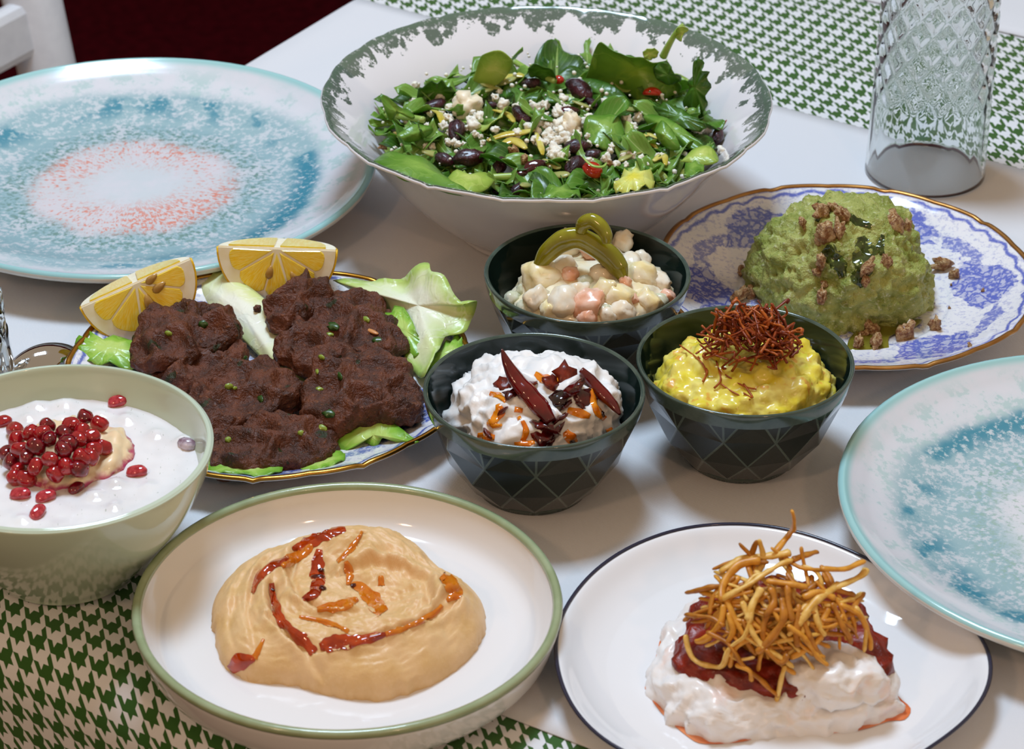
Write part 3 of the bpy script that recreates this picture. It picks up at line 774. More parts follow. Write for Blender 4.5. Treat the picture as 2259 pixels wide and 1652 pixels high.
# the heap of straws is about 35 mm high: points on it come from a dome over the sauce
dome_c = at(1712, 1420, .030); vsd, fsd = blob(4, lambda v: dome_c+Vector((v.x*.050, v.y*.040+.010, v.z*.041)))
dome = BVHTree.FromPolygons(vsd, fsd)
def straw(pts, r, m, lift=0):
    P = []
    for p in pts:
        h, n_ = near_hit([dome, sb_, db_], p[0], p[1], None)
        if h is None: h, n_ = at_y(p[0], p[1], dome_c.y+.012), Vector((0, 0, 1))
        P.append(h+n_*((p[2] if len(p) > 2 else 0)+lift))
    Q = spline(P, 6)
    for q in Q: q += Vector((nz(q, 90), nz(q, 90, (5, 0, 0)), nz(q, 90, (0, 5, 0))))*.0012
    rr = [r*(.95+.45*nz(q, 170, (r*1e4, 0, 0))) for q in Q]; rr[0] *= .6; rr[-1] *= .6
    o = obj('potato_straw', *tube_data(Q, rr, 7, .65), m)
    nm = ('golden', 'pale yellow', 'deep brown')[m_straw.index(m)]
    return tag(o, nm+' fried potato straw in the heap on the tomato sauce', 'potato straw', nm+' potato straws')
explicit = [[(1742, 1170, .010), (1750, 1195, .008), (1735, 1212, .004), (1705, 1222)], [(1590, 1268), (1640, 1240), (1700, 1228), (1742, 1225)], [(1520, 1308), (1560, 1300), (1600, 1292)], [(1598, 1330), (1600, 1290), (1630, 1255), (1680, 1240)],
    [(1595, 1325), (1650, 1295), (1700, 1262), (1745, 1240)], [(1745, 1240), (1775, 1230), (1800, 1225)], [(1800, 1272, .004), (1850, 1275, .006), (1905, 1272, .008)], [(1840, 1300), (1880, 1290, .004), (1908, 1285, .006)],
    [(1518, 1355), (1560, 1362), (1600, 1380)], [(1600, 1335), (1590, 1375), (1560, 1405), (1540, 1412)], [(1520, 1400), (1535, 1450), (1590, 1468), (1612, 1430), (1645, 1400), (1660, 1350)], [(1560, 1392), (1610, 1420), (1640, 1460), (1690, 1515), (1720, 1528)],
    [(1625, 1460), (1655, 1475), (1658, 1498)], [(1730, 1465), (1718, 1520), (1705, 1565)], [(1725, 1320), (1730, 1360), (1700, 1410), (1672, 1440)], [(1735, 1378), (1770, 1400), (1800, 1445), (1825, 1475)], [(1760, 1380), (1785, 1340), (1820, 1310), (1850, 1290)],
    [(1830, 1330), (1855, 1380), (1875, 1420)], [(1850, 1335), (1890, 1360), (1912, 1400), (1915, 1430)], [(1880, 1340), (1905, 1380), (1908, 1440)], [(1735, 1290), (1740, 1330), (1748, 1370)], [(1770, 1320), (1810, 1310), (1840, 1320)], [(1680, 1300), (1660, 1340), (1650, 1370)],
    [(1700, 1300), (1710, 1330), (1690, 1360)], [(1690, 1285), (1730, 1290), (1780, 1300)], [(1640, 1330), (1660, 1390), (1690, 1430)], [(1690, 1430), (1720, 1460), (1735, 1440)], [(1610, 1350), (1620, 1390), (1605, 1420)]]
for i, pts in enumerate(explicit):
    o = straw(pts, .00165+.0005*rnd.random(), m_straw[i % 3], .0015)
    lab = {0: 'single fried potato straw sticking straight up from the top of the heap', 6: 'fried potato straw jutting out sideways towards the teal plate', 10: 'long fried potato straw bent into a loop over the tomato sauce', 13: 'fried potato straw hanging down over the front of the yogurt', 15: 'fried potato straw resting its tip on the yogurt fold'}.get(i)
    if lab: o['label'] = lab; del o['group']
for i in range(120):
    a = rnd.random()*2*PI; k = math.sqrt(rnd.random()); cx, cy = 1712+165*k*math.cos(a), 1340+115*k*math.sin(a)
    b = math.atan2(cy-1250, cx-1712)+rnd.gauss(0, .9) if rnd.random() < .6 else rnd.random()*PI; L = 28+rnd.random()*42; bend = (rnd.random()-.5)*36
    straw([(cx-L*math.cos(b), cy-L*.8*math.sin(b)), (cx+bend*math.sin(b), cy-bend*math.cos(b)), (cx+L*math.cos(b), cy+L*.8*math.sin(b))], .0012+.0006*rnd.random(), m_straw[rnd.randrange(3)], -.0075*rnd.random()*(1-k*.5)+.001)
core = mound('straw_core', None, TOP+.026, .024, lumpy(.002, 80, .001, 160, 2), m_straw[2], 4, .8, .9, c=dome_c+Vector((0, .006, 0)), R=lambda t: .022)
tag(core, 'matted middle of the fried potato straw heap', 'potato straws')

# ------------------------------------------------------------------ bowl of yogurt with dried chilli
BIN = [(.006, .010), (.0085, .0275), (.019, .0392), (.036, .0466), (.0500, .0516), (.0586, .0541), (.2, .0541)]
def bowl_mound(name, C, R, z0, H, disp, mat, sub=6, e1=.75, e2=1.0, off=(0, 0)):
    def lim(p):
        d = p-C; h = math.hypot(d.x, d.y); z = max(d.z, .006)
        for (za, ra), (zb, rb) in zip(BIN, BIN[1:]):
            if za <= z <= zb: mx = ra+(rb-ra)*(z-za)/(zb-za)-.0004; break
        return C+Vector((d.x*mx/h, d.y*mx/h, d.z)) if h > mx else p
    return mound(name, None, C.z+z0, H, disp, mat, sub, e1, e2, c=Vector((C.x+off[0], C.y+off[1], 0)), R=R if callable(R) else (lambda t: R), limit=lim)
yg = bowl_mound('yogurt_heap', BF, lambda t: .0452+.0025*math.sin(3*t+1), .034, .036, folds(.0075, 44, .0042, 95, 21), m_yog, 6, .6, .85)
tag(yg, 'craggy heap of white yogurt in the dark bowl', 'yogurt')
ygb = bvh_of(yg)
m_chili = plain('dried_chilli_skin', '6a0c0e', .12, '48060a', 60, bump=.25, bscale=180, coat=.6)
def cE(x, y): return (900+x/2.2147, 440+y/2.2147)
def chili(pts, rad, label):
    P = [at_y(*cE(x, y), BF.y+dy) for x, y, dy in pts]; Q = spline(P, 8); R_ = interp(rad, len(Q))
    vs_, fs_ = tube_data(Q, [r*(1+.18*nz(q, 140)) for r, q in zip(R_, Q)], 12, .75)
    o = obj('dried_chilli', vs_, fs_, m_chili); tag(o, label, 'chilli'); return o
chili([(458, 730, -.012), (485, 800, -.016), (530, 880, -.020), (590, 950, -.026), (650, 1020, -.032), (700, 1085, -.038)], [.0004, .0030, .0050, .0058, .0055, .0036], 'glossy dried red chilli with its point standing up from the yogurt')
chili([(845, 830, -.004), (890, 880, -.006), (950, 950, -.010), (1000, 1000, -.016), (1035, 1050, -.022)], [.0022, .0042, .0046, .0036, .0008], 'dried red chilli lying behind at the side of the yogurt')
m_fl = [plain('red_chilli_piece', '5e0d0c', .15, '38070a', 200, coat=.5, bump=.4, unit=True), plain('rust_chilli_piece', '7a2410', .3, '4e120a', 200, bump=.4, unit=True), plain('black_chilli_piece', '140808', .12, '2a0a0a', 200, coat=.5, unit=True)]
chunk_me = [[blob_mesh('chilli_piece', 2, (lambda s: lambda v: Vector((v.x*1.25, v.y, v.z*.40))*(1+.75*nz(v, 1.6, (s, 0, 0))+.35*nz(v, 3.6, (s, 2, 0))))(s), m) for s in range(3)] for m in m_fl]
for i, (x, y, r, k) in enumerate([(470, 925, 34, 1), (505, 950, 24, 0), (765, 880, 42, 1), (800, 935, 46, 0), (860, 985, 46, 0), (730, 975, 46, 2), (640, 1100, 26, 0), (680, 1125, 38, 0), (725, 1140, 36, 0), (650, 1165, 34, 0), (745, 1065, 26, 0), (465, 1032, 22, 1), (700, 905, 30, 1), (840, 1010, 20, 0), (385, 1140, 22, 1), (410, 1155, 16, 0), (940, 1045, 12, 2), (800, 1195, 14, 2), (690, 1175, 22, 0), (600, 905, 26, 1), (780, 1000, 26, 0), (560, 960, 20, 0)]):
    h, nn = near_hit([ygb], *cE(x, y), .06)
    tag(link('chilli_piece', chunk_me[k][i % 3], loc=h+nn*.001, rot=(rnd.random(), rnd.random(), rnd.random()*6), sc=r*1.35e-4), ('dark red', 'rust brown', 'black')[k]+' piece of crushed chilli on the white yogurt', 'chilli piece', ('dark red', 'rust brown', 'black')[k]+' chilli pieces')
m_oily = plain('yellow_orange_oil', 'e08a12', .07, 'd86a08', 150, coat=.5)
for path, wd in [([(440, 1000), (450, 1040), (420, 1080), (400, 1105)], [10, 22, 16, 22]), ([(385, 1095), (430, 1105), (460, 1100)], [8, 12, 6]), ([(340, 1150), (385, 1160), (425, 1165)], [10, 22, 14]), ([(520, 1025), (560, 1030)], [14, 10]), ([(560, 1080), (575, 1130), (560, 1180)], [10, 16, 12]), ([(520, 1200), (570, 1195), (620, 1185)], [14, 18, 8]), ([(770, 1130), (800, 1170), (820, 1190)], [12, 26, 14]), ([(890, 920), (905, 980), (930, 1040), (960, 1075)], [8, 14, 16, 12]), ([(780, 1030), (840, 1045), (890, 1060)], [10, 24, 10]), ([(970, 1135), (1000, 1120)], [16, 10]), ([(620, 850), (680, 880), (740, 870)], [10, 22, 10]), ([(540, 1060), (548, 1075)], [8, 10]), ([(400, 945), (440, 960), (480, 985)], [8, 16, 12])]:
    film('orange_oil', ygb, [cE(*p) for p in path], wd, m_oily, yg, 5, jitter=.5)

# ------------------------------------------------------------------ bowl of yellow creamed salad with a nest of fried shreds
g = G('yellow_creamed_salad'); v = g.co(); n = g.noise(v, 75, 4); col = g.mix(g.ss(n, .35, .65), 'e2cf3c', 'ebde78'); col = g.mix(g.ss(g.noise(v, 110, 2), .60, .68)*.7, col, 'e09a3e'); col = g.mix((1-g.ss(g.noise(v, 50, 3), .30, .42))*.5, col, 'aab024')
g.bump(g.noise(v, 350, 3), .15, .0006); m_yel = g.set(col, .24, spec=.5, sss=.12, sssr=(.004, .003, .001), coat=.15)
yl = bowl_mound('yellow_salad', BY, lambda t: .0480+.002*math.sin(2*t), .034, .030, lumpy(.0052, 85, .0024, 170, 41), m_yel, 6, .65, .95, (0, -.001))
tag(yl, 'bumpy heap of yellow creamed vegetable salad', 'salad'); ylb = bvh_of(yl)
m_sh = [plain('fried_shred_a', 'a0481a', .4, '7a300f', 300), plain('fried_shred_b', 'b8601e', .4, '964412', 300), plain('fried_shred_c', '6e280e', .4, '8a3a14', 300)]
nc = near_hit([ylb], 1655, 800, .06)[0]; ndc = nc+Vector((0, .004, .004))
nest = empty('fried_shred_nest', tuple(ndc)); tag(nest, 'rust-brown nest of fine fried shreds on the yellow salad', 'shreds')
for i in range(230):
    th = rnd.random()*2*PI; ph = math.acos(1-rnd.random()*.9); k = .55+.5*rnd.random()
    p = Vector((.026*k*math.sin(ph)*math.cos(th), .020*k*math.sin(ph)*math.sin(th), .0235*k*math.cos(ph)))
    d = Vector((rnd.uniform(-1, 1), rnd.uniform(-1, 1), rnd.uniform(-.6, .9))).normalized(); L = rnd.uniform(.004, .0105)
    if i % 9 == 0: d = (d*.5+p.normalized()).normalized(); L *= 1.2
    cv = Vector((rnd.uniform(-1, 1), rnd.uniform(-1, 1), rnd.uniform(-1, 1)))*L*.45
    Q = spline([p-d*L, p+cv*.5, p+d*L*.6+cv, p+d*L], 4); r0 = rnd.uniform(.0005, .0011)
    obj('shred', *tube_data(Q, [r0*(1+.4*nz(q, 500)) for q in Q], 5, .7), m_sh[rnd.randrange(3)], nest)
for pts in ([(1500, 765), (1545, 800), (1560, 830)], [(1590, 850), (1620, 870), (1655, 885)], [(1600, 830), (1640, 855), (1668, 862)], [(1580, 800), (1590, 840), (1575, 860)], [(1640, 870), (1660, 880), (1640, 850)], [(1540, 790), (1560, 820), (1550, 845)]):
    Q = spline([near_hit([ylb], *p, .06)[0]+Vector((0, 0, .001))-ndc for p in pts], 5)
    obj('shred', *tube_data(Q, .0006, 5, .7), m_sh[1], nest)

# ------------------------------------------------------------------ bowl of potato salad
m_mayo = plain('mayonnaise_salad', 'e9e2cc', .22, 'e4d3a6', 70, bump=.12, bscale=300, coat=.2, sss=.12, sssr=(.004, .003, .002))
m_carrot = plain('coated_carrot', 'ecc4ae', .25, 'e2a07c', 110, bump=.2, coat=.2, sss=.1, sssr=(.004, .002, .001), unit=True); m_pea = plain('coated_pea', 'd6d6c2', .22, 'b9bd94', 90, coat=.2, unit=True); m_pot = plain('coated_potato', 'ead79c', .25, 'efe6cc', 110, bump=.2, coat=.2, sss=.1, sssr=(.004, .003, .001), unit=True); m_mayo_u = plain('coated_vegetable', 'ece6d6', .22, 'e6d2b0', 120, bump=.2, coat=.2, sss=.1, sssr=(.004, .003, .002), unit=True)
ps = bowl_mound('potato_salad', BB, .0475, .034, .027, folds(.005, 60, .0022, 110, 61), m_mayo, 5, .65, .95, (.003, -.002)); psb = bvh_of(ps)
tag(ps, 'heap of chunky potato salad in mayonnaise', 'salad')
def chunk_mesh(s, m, box_=.35):
    def fn(v):
        q = Vector([math.copysign(abs(c_)**(1-box_), c_) for c_ in v])*.9
        return q*(1+.26*nz(v, 1.5, (s, 0, 0))+.20*nz(v, 3.3, (0, s, 0))+.06*nz(v, 7, (0, s, 0)))
    return blob_mesh('chunk', 3, fn, m)
pmes = {k: [chunk_mesh(s*3+j, m, b) for s in range(3)] for j, (k, m, b) in enumerate((('potato_chunk', m_pot, .24), ('carrot_chunk', m_carrot, .28), ('pea', m_pea, .0), ('coated_chunk', m_mayo_u, .12)))}
def cP(x, y): return (1060+x/4.706, 460+y/4.706)
spec = [('coated_chunk', 930, 430, 150, 4), ('carrot_chunk', 1150, 510, 100, 4), ('potato_chunk', 640, 690, 185, 0), ('coated_chunk', 850, 640, 150, 0), ('pea', 1090, 770, 85, 0), ('coated_chunk', 870, 970, 170, 0), ('carrot_chunk', 1130, 990, 160, 0), ('pea', 320, 940, 85, 0), ('pea', 460, 1030, 100, 0), ('potato_chunk', 1440, 900, 160, 0), ('coated_chunk', 1480, 1060, 130, 0), ('potato_chunk', 1640, 690, 165, 0), ('coated_chunk', 1850, 760, 120, 0),
    ('coated_chunk', 1480, 390, 115, 3), ('coated_chunk', 1680, 530, 95, 1), ('potato_chunk', 1760, 970, 120, 0), ('carrot_chunk', 1110, 1130, 90, 0), ('carrot_chunk', 1950, 910, 70, 0), ('coated_chunk', 580, 930, 140, 0), ('pea', 1290, 1060, 80, 0), ('coated_chunk', 1250, 690, 130, 0), ('potato_chunk', 720, 1080, 110, 0), ('carrot_chunk', 1580, 950, 60, 1), ('pea', 1870, 950, 85, 0), ('coated_chunk', 1020, 850, 110, 0), ('carrot_chunk', 930, 700, 80, 1), ('potato_chunk', 1300, 850, 120, 0), ('coated_chunk', 1560, 560, 120, 0), ('pea', 430, 850, 70, 0), ('coated_chunk', 1330, 1110, 90, 0), ('carrot_chunk', 1500, 790, 60, 2)]
for i, (k, x, y, r, lift) in enumerate(spec):
    h, nn = near_hit([psb], *cP(x, y), .055); rr = r*6.4e-5
    adopt(link(k, pmes[k][i % 3], loc=h-nn*(rr*.12)+Vector((0, 0, lift*.0012)), rot=(rnd.random(), rnd.random(), rnd.random()*6), sc=(rr, rr, rr*.85)), ps)
m_pick = plain('pickled_pepper', '7a7410', .14, '8f8a1c', 60, bump=.12, bscale=120, coat=.5, sss=.1, sssr=(.004, .003, .001))
def pepper(pts, rad, flat, label):
    Q = spline([at_y(*cP(x, y), BB.y+dy) for x, y, dy in pts], 8); rr = interp(rad, len(Q))
    o = obj('pickled_pepper', *tube_data(Q, [r*(1+.08*nz(q, 90)) for r, q in zip(rr, Q)], 14, flat, (0, 1, .6)), m_pick); tag(o, label, 'pickle')
pepper([(600, 620, -.006), (690, 470, -.004), (850, 340, -.003), (1020, 310, -.003), (1190, 390, -.005), (1340, 500, -.008), (1440, 630, -.012), (1490, 770, -.016)], [.0036, .0058, .0068, .0066, .0068, .0072, .0064, .0018], .75, 'olive green pickled pepper arched over the potato salad')
pepper([(1040, 235, -.006), (1075, 155, -.007), (1160, 130, -.008), (1250, 190, -.011), (1305, 280, -.014), (1310, 365, -.016)], [.0030, .0042, .0047, .0046, .0040, .0026], .85, 'short curled pickled pepper tip on top of the arched one')

# ------------------------------------------------------------------ celadon bowl: yogurt, beans and pomegranate
YZ = PAL.z+.0535
def cD(x, y): return (x/3.06, 780+y/3.06)
lumps = [(1235, 605, 65, .0030), (1060, 550, 75, .0022), (780, 880, 70, .0024), (250, 370, 80, .0026), (440, 360, 90, .003), (190, 440, 60, .002), (640, 960, 70, .002), (770, 1040, 50, .0018), (860, 450, 90, .0022), (680, 420, 70, .002), (420, 450, 80, .0018), (1000, 900, 60, .0012), (640, 280, 70, .002), (900, 270, 60, .002), (150, 1120, 60, .0016)]
LP = [(at(*cD(x, y), YZ), r/3.06*1.36/6040, h) for x, y, r, h in lumps]
def soup_h(x, y):
    z = .0006*nz((x, y, 0), 60)+.0003*nz((x, y, 5), 160)
    for c_, r, h in LP: z += 1.35*h*math.exp(-(((x-c_.x)**2+(y-c_.y)**2)/(r*r))*1.3)
    return z
vs, fs = [Vector((0, 0, soup_h(PAL.x, PAL.y)))], []; NR, NS, RS = 40, 120, .0702
for k in range(1, NR+1):
    for j in range(NS):
        t = 2*PI*j/NS; r = RS*k/NR; x, y = r*math.cos(t), r*math.sin(t); vs.append(Vector((x, y, soup_h(x+PAL.x, y+PAL.y)+(.0010*(k/NR)**12))))
for j in range(NS): fs.append((0, 1+j, 1+(j+1) % NS))
for k in range(NR-1):
    for j in range(NS): a = 1+k*NS; fs.append((a+j, a+NS+j, a+NS+(j+1) % NS, a+(j+1) % NS))
b0 = len(vs)
for j in range(NS): t = 2*PI*j/NS; vs.append(Vector((.052*math.cos(t), .052*math.sin(t), -.03)))
vs.append(Vector((0, 0, -.0415)))
for j in range(NS):
    a = 1+(NR-1)*NS; fs.append((a+j, b0+j, b0+(j+1) % NS, a+(j+1) % NS)); fs.append((b0+j, b0+NS, b0+(j+1) % NS))
g = G('yogurt_soup'); v = g.co(); col = g.mix(g.ss(g.noise(v, 45, 2), .35, .7), 'e9e7e7', 'dedbdb'); fl = g.noise(g.vec(g.xyz(v)[0]*3, g.xyz(v)[1], 0.0), 240, 2); col = g.mix(g.ss(fl, .66, .74)*.6, col, '8d9a86'); m_soup = g.set(col, .14, spec=.5, coat=.3, sss=.12, sssr=(.004, .0035, .003))
so = obj('yogurt_soup', vs, fs, m_soup); so.location = (PAL.x, PAL.y, YZ); tag(so, 'white yogurt soup with beans under its surface', 'soup'); sob = bvh_of(so)
h, nn = near_hit([sob], *cD(1262, 612), YZ)
tag(link('bean', blob_mesh('bean', 2, lambda v: Vector((v.x*.0055, v.y*.004, v.z*.0035)), plain('purple_bean', '6a4456', .2, 'cfc4d2', 120, coat=.3)), loc=h, rot=(0, 0, -.5)), 'purple bean half coated in the yogurt soup', 'bean')
g = G('pomegranate_rind'); x, y, z = g.xyz(g.co()); n = g.noise(g.co(), 120, 4); col = g.mix(g.ss(z+(n-.5)*.005, .0016, .0050), 'b0355f', 'ecd0a6'); col = g.mix(g.ss(g.noise(g.co(), 260, 3), .5, .7)*.5, col, 'f0dcb4'); m_rind = g.set(col, .35, sss=.15, sssr=(.005, .002, .002), coat=.2)
po = empty('pomegranate_piece', tuple(at(150, 1010, YZ))); tag(po, 'chunk of pomegranate rind packed with red seeds in the yogurt', 'pomegranate')
rd = mound('rind', outline([(50, 1055), (90, 1078), (140, 1085), (200, 1068), (255, 1045), (295, 1012), (302, 988), (285, 965), (240, 948), (190, 932), (120, 935), (60, 950), (25, 990)], YZ), YZ-.001, .0095, lambda p, u: .0022*fbm(p, 130, 3)+.001*math.sin(p.x*500), m_rind, 5, .7, .9); adopt(rd, po); rdb = bvh_of(rd)
def aril_mesh(s, m):
    def fn(v):
        q = Vector((v.x, v.y, v.z*1.25)); k = 1+.10*nz(v, 1.5, (s, 0, 0))
        m_ = max(abs(q.x*.9+q.y*.45), abs(q.y*.95-q.x*.3), abs(q.z*.85)); return q*k*(.72+.28/max(.7, m_))*.82
    return blob_mesh('aril', 3, fn, m)
def aril_mat(name, a, b):
    g = G(name); n = g.noise(g.co(), 1.6, 2); return g.set(g.mix(g.ss(n, .35, .7), a, b), .06, spec=.6, coat=.6, sss=.35, sssr=(.004, .0006, .0006))
m_ar = [aril_mat('aril_dark', '5c0414', '8c0a1c'), aril_mat('aril_red', '8e0a18', 'b01c22'), aril_mat('aril_pale', 'a01428', 'cc4a54')]
ames = [[aril_mesh(s, m) for s in range(2)] for m in m_ar]
ar = [(575, 460), (675, 495), (105, 540), (330, 555), (490, 545), (215, 605), (440, 620), (560, 590), (120, 630), (345, 665), (540, 650), (145, 710), (255, 710), (640, 690), (700, 660), (440, 730), (350, 790), (560, 760), (85, 760), (130, 815), (250, 820), (540, 825), (380, 860), (105, 865), (195, 760), (625, 605), (450, 820), (50, 700), (300, 620), (180, 870), (470, 690), (610, 750)]
for i, (x, y) in enumerate(ar):
    px, py = cD(x, y); cx, cy = (x-370)/340, (y-680)/230; lift = .0085*max(0, 1-cx*cx-cy*cy)+.0028
    h, nn = near_hit([rdb, sob], px, py+lift*2600*.45, YZ)
    adopt(link('seed', ames[0 if i % 3 == 0 else 1][i % 2], loc=h+Vector((0, 0, lift)), rot=(rnd.random()*3, rnd.random()*3, rnd.random()*3), sc=.0046*(.92+.2*rnd.random())), po)
for x, y, rz, k in ((797, 335, .3, 2), (925, 810, .1, 2), (140, 962, 0, 2), (310, 978, .5, 2), (255, 1085, 1.2, 2), (15, 475, .4, 1), (515, 920, .8, 0)):
    h, nn = near_hit([sob], *cD(x, y), YZ); s = .0042 if k else .0036
    tag(link('pomegranate_seed', ames[k][0], loc=h+Vector((0, 0, .0012)), rot=(0, 1.45, rz), sc=(s*.85, s, s*1.25)), 'loose red pomegranate seed lying on the yogurt', 'pomegranate seed', 'loose pomegranate seeds')

# ------------------------------------------------------------------ green mash with walnuts
g = G('herb_mash'); v = g.co(); n = g.noise(v, 60, 5, .65); f_ = g.noise(v, 330, 4, .7); col = g.mix(g.ss(n, .32, .66), '808c34', 'b4b766'); col = g.mix(g.ss(f_, .55, .68)*.8, col, 'd2d4a4'); col = g.mix((1-g.ss(f_, .30, .42))*.7, col, '4a5e18')
g.bump(f_*1.4+n, .9, .0018); m_mash = g.set(col, .38, spec=.45, sss=.03, sssr=(.002, .002, .001))
def cF(x, y): return (1440+x/2.758, 380+y/2.758)
mash_pts = [Vector(((.192+.0520*math.cos(q)*(1+.06*math.sin(3*q))), .079+.046*math.sin(q)*(1+.05*math.cos(2*q)), 0)) for q in [2*PI*i/24 for i in range(24)]]
def mash_d(p, up):
    c = cells(p, 95); c2 = cells(p, 210, (3, 0, 0)); return .0070*(.5-c)+.0042*(.5-c2)+.0085*nz(p, 30, (2, 1, 5))+.0022*fbm(p, 240, 4)+.0022*(.5-cells(p, 380, (1, 7, 0)))
ma = mound('herb_mash', mash_pts, TOP+.005, .058, mash_d, m_mash, 6, .62, .85); tag(ma, 'tall rough mound of green herb mash', 'mash'); mab = bvh_of(ma)
m_goil = plain('dark_herb_oil', '26340f', .10, '46521a', 160, coat=.4)
for path, wd in [([(1080, 440), (1085, 500), (1130, 560), (1160, 640)], [16, 40, 34, 20]), ([(1270, 390), (1290, 470), (1280, 560), (1250, 640), (1275, 700)], [14, 40, 44, 30, 10]), ([(1400, 380), (1380, 440), (1400, 500)], [8, 16, 8]), ([(1000, 180), (1030, 230), (1000, 300)], [10, 18, 10]), ([(1180, 260), (1250, 300), (1330, 330)], [10, 20, 12])]:
    film('herb_oil', mab, [cF(*p) for p in path], wd, m_goil, ma, 6, .0003, .9)
bpb = BVHTree.FromPolygons([BLU+v.co for v in bp.data.vertices], [tuple(p.vertices) for p in bp.data.polygons])
pool = patch('oil_pool', [cF(x, y)+(TOP+.0062,) for x, y in ((1180, 1080), (1200, 1010), (1300, 930), (1500, 905), (1640, 900), (1560, 960), (1440, 1000), (1430, 1090), (1320, 1110))], plain('green_gold_oil', '6a641c', .06, '7d7426', 60, coat=.5), ruffle=0, thick=.0008)
tag(pool, 'pool of green-gold oil on the blue plate beside the mash', 'oil')
g = G('walnut'); v = g.co(); n = g.noise(v, 2.2, 4, .65); col = g.mix(g.ss(n, .38, .62), '8f5a2c', 'd2ae7c'); g.bump(g.noise(v, 5, 4), .5, .1); m_wal = g.set(col, .4, coat=.15)
def walnut_mesh(s):
    def fn(v):
        k = 1+.50*nz(v, 1.3, (s, 1, 0))+.30*abs(nz(v, 2.8, (0, s, 2)))-.30*abs(math.sin(3.4*v.x+2.5*nz(v, 1.4, (s, 0, 0)))); return Vector((v.x*1.3, v.y*.85, v.z*.62))*k
    return blob_mesh('walnut', 3, fn, m_wal)
wm = [walnut_mesh(s*2.3) for s in range(5)]
wn = [(1040, 255, 85, 0), (1165, 270, 70, 0), (1040, 375, 85, 0), (1125, 350, 62, 0), (1470, 300, 70, 0), (1540, 340, 45, 0), (1025, 545, 55, 0), (1000, 605, 40, 0), (1300, 575, 62, 0), (1410, 555, 52, 0), (1050, 690, 38, 0), (1022, 760, 62, 0), (920, 310, 42, 0), (1110, 225, 45, 0), (1290, 660, 34, 0),
      (535, 612, 46, 1), (520, 775, 68, 1), (592, 760, 55, 1), (1760, 590, 66, 1), (1838, 640, 44, 1), (1275, 1000, 36, 1), (1250, 1065, 55, 1), (1362, 1062, 62, 1), (1340, 950, 58, 1), (1540, 1010, 78, 1), (1722, 955, 56, 1), (1930, 1060, 20, 1), (1815, 690, 12, 1), (2010, 725, 14, 1), (1805, 830, 12, 1)]
for i, (x, y, r, k) in enumerate(wn):
    rr = r*8.6e-5; h, nn = near_hit([mab, bpb] if not k else [bpb, mab], *cF(x, y), TOP+.01)
    lab = ('chopped walnut piece stuck on the green mash', 'walnut pieces on the mash') if not k else ('chopped walnut piece fallen on the blue plate', 'walnut pieces on the plate')
    tag(link('walnut_piece', wm[i % 5], loc=h+nn*rr*(.25 if not k else .5), rot=(rnd.random()*2, rnd.random()*2, rnd.random()*6), sc=rr), lab[0], 'walnut', lab[1])

# ------------------------------------------------------------------ patties, lettuce and lemon on the gold-rimmed plate
KZ = TOP+.006
for pts, m, zc, ruf, fr, lab, bul in [
    ([(745, 628, .022), (800, 612, .026), (870, 618, .030), (915, 600, .038), (942, 578, .046), (957, 603, .044), (985, 612, .044), (1002, 650, .040), (1028, 670, .038), (1056, 668, .036), (1048, 700, .028), (1020, 730, .026), (985, 745, .024), (962, 800, .022), (930, 835, .016), (895, 790, .014), (880, 740, .014), (850, 690, .016), (800, 655, .018)], m_let, .030, .0050, 6, 'large pale lettuce leaf with torn points sticking out over the gold rim', .003),
    ([(845, 700, .024), (880, 672, .028), (905, 700, .028), (925, 745, .024), (938, 765, .022), (905, 790, .018), (870, 760, .018)], m_let2, None, .003, 11, 'frilly green lettuce tip tucked beside the patties', .002),
    ([(420, 606, .018), (450, 590, .022), (505, 608, .024), (562, 640, .024), (612, 690, .022), (652, 752, .018), (672, 835, .014), (640, 842, .012), (590, 800, .012), (535, 750, .012), (470, 690, .012), (425, 640, .014)], m_let3, None, .002, 5, 'whitish lettuce rib running between the two rows of patties', .004),
    ([(735, 955, .014), (770, 925, .018), (830, 910, .022), (872, 935, .022), (900, 958, .021), (924, 975, .022), (900, 982, .017), (852, 968, .016), (828, 988, .012), (800, 975, .011), (772, 995, .010), (740, 992, .010)], m_let2, None, .002, 8, 'torn light green lettuce leaf reaching the gold rim below the large patty', .002),
    ([(452, 1030, .016), (500, 1024, .016), (550, 1028, .016), (612, 1024, .016), (622, 1040, .0175), (582, 1052, .0185), (520, 1046, .018), (470, 1044, .018)], m_let2, None, .0015, 8, 'shredded green lettuce strip on the gold rim under the lowest patty', .001),
    ([(655, 1034, .014), (690, 1010, .014), (752, 998, .013), (760, 1015, .016), (722, 1032, .017), (682, 1042, .017)], m_let2, None, .0015, 8, 'small light green lettuce scrap beside the lowest patty', .001),
    ([(165, 762, .018), (190, 738, .02), (235, 742, .02), (300, 755, .018), (335, 790, .016), (300, 815, .014), (225, 806, .016), (185, 792, .018)], m_let2, None, .0035, 9, 'crumpled green lettuce under the left lemon wedge', .003),
    ([(935, 812, .014), (975, 762, .02), (1010, 740, .022), (1022, 758, .022), (1002, 795, .018), (960, 838, .014)], m_let2, None, .003, 9, 'curly bright green lettuce edge next to the dark bowl', .002)]:
    tag(patch('lettuce_leaf', pts, m, None, ruf, thick=.0006, freq=fr, seed=len(lab), bulge=bul), lab, 'lettuce')
g = G('fried_patty'); v = g.co(); n = g.noise(v, 70, 5, .65); f_ = g.noise(v, 420, 4, .65); col = g.mix(g.ss(n, .34, .66), '6a3820', '402010'); col = g.mix(g.ss(f_, .55, .72)*.55, col, '94562c'); col = g.mix(g.ss(g.noise(v, 85, 2), .66, .70)*.85, col, '23300f'); col = g.mix(g.ss(g.vor(v, 170), .08, .02)*.0, col, '8a8a40')
g.bump(f_*1.2+n*.8, .9, .0018); m_patty = g.set(col, .42, spec=.5)
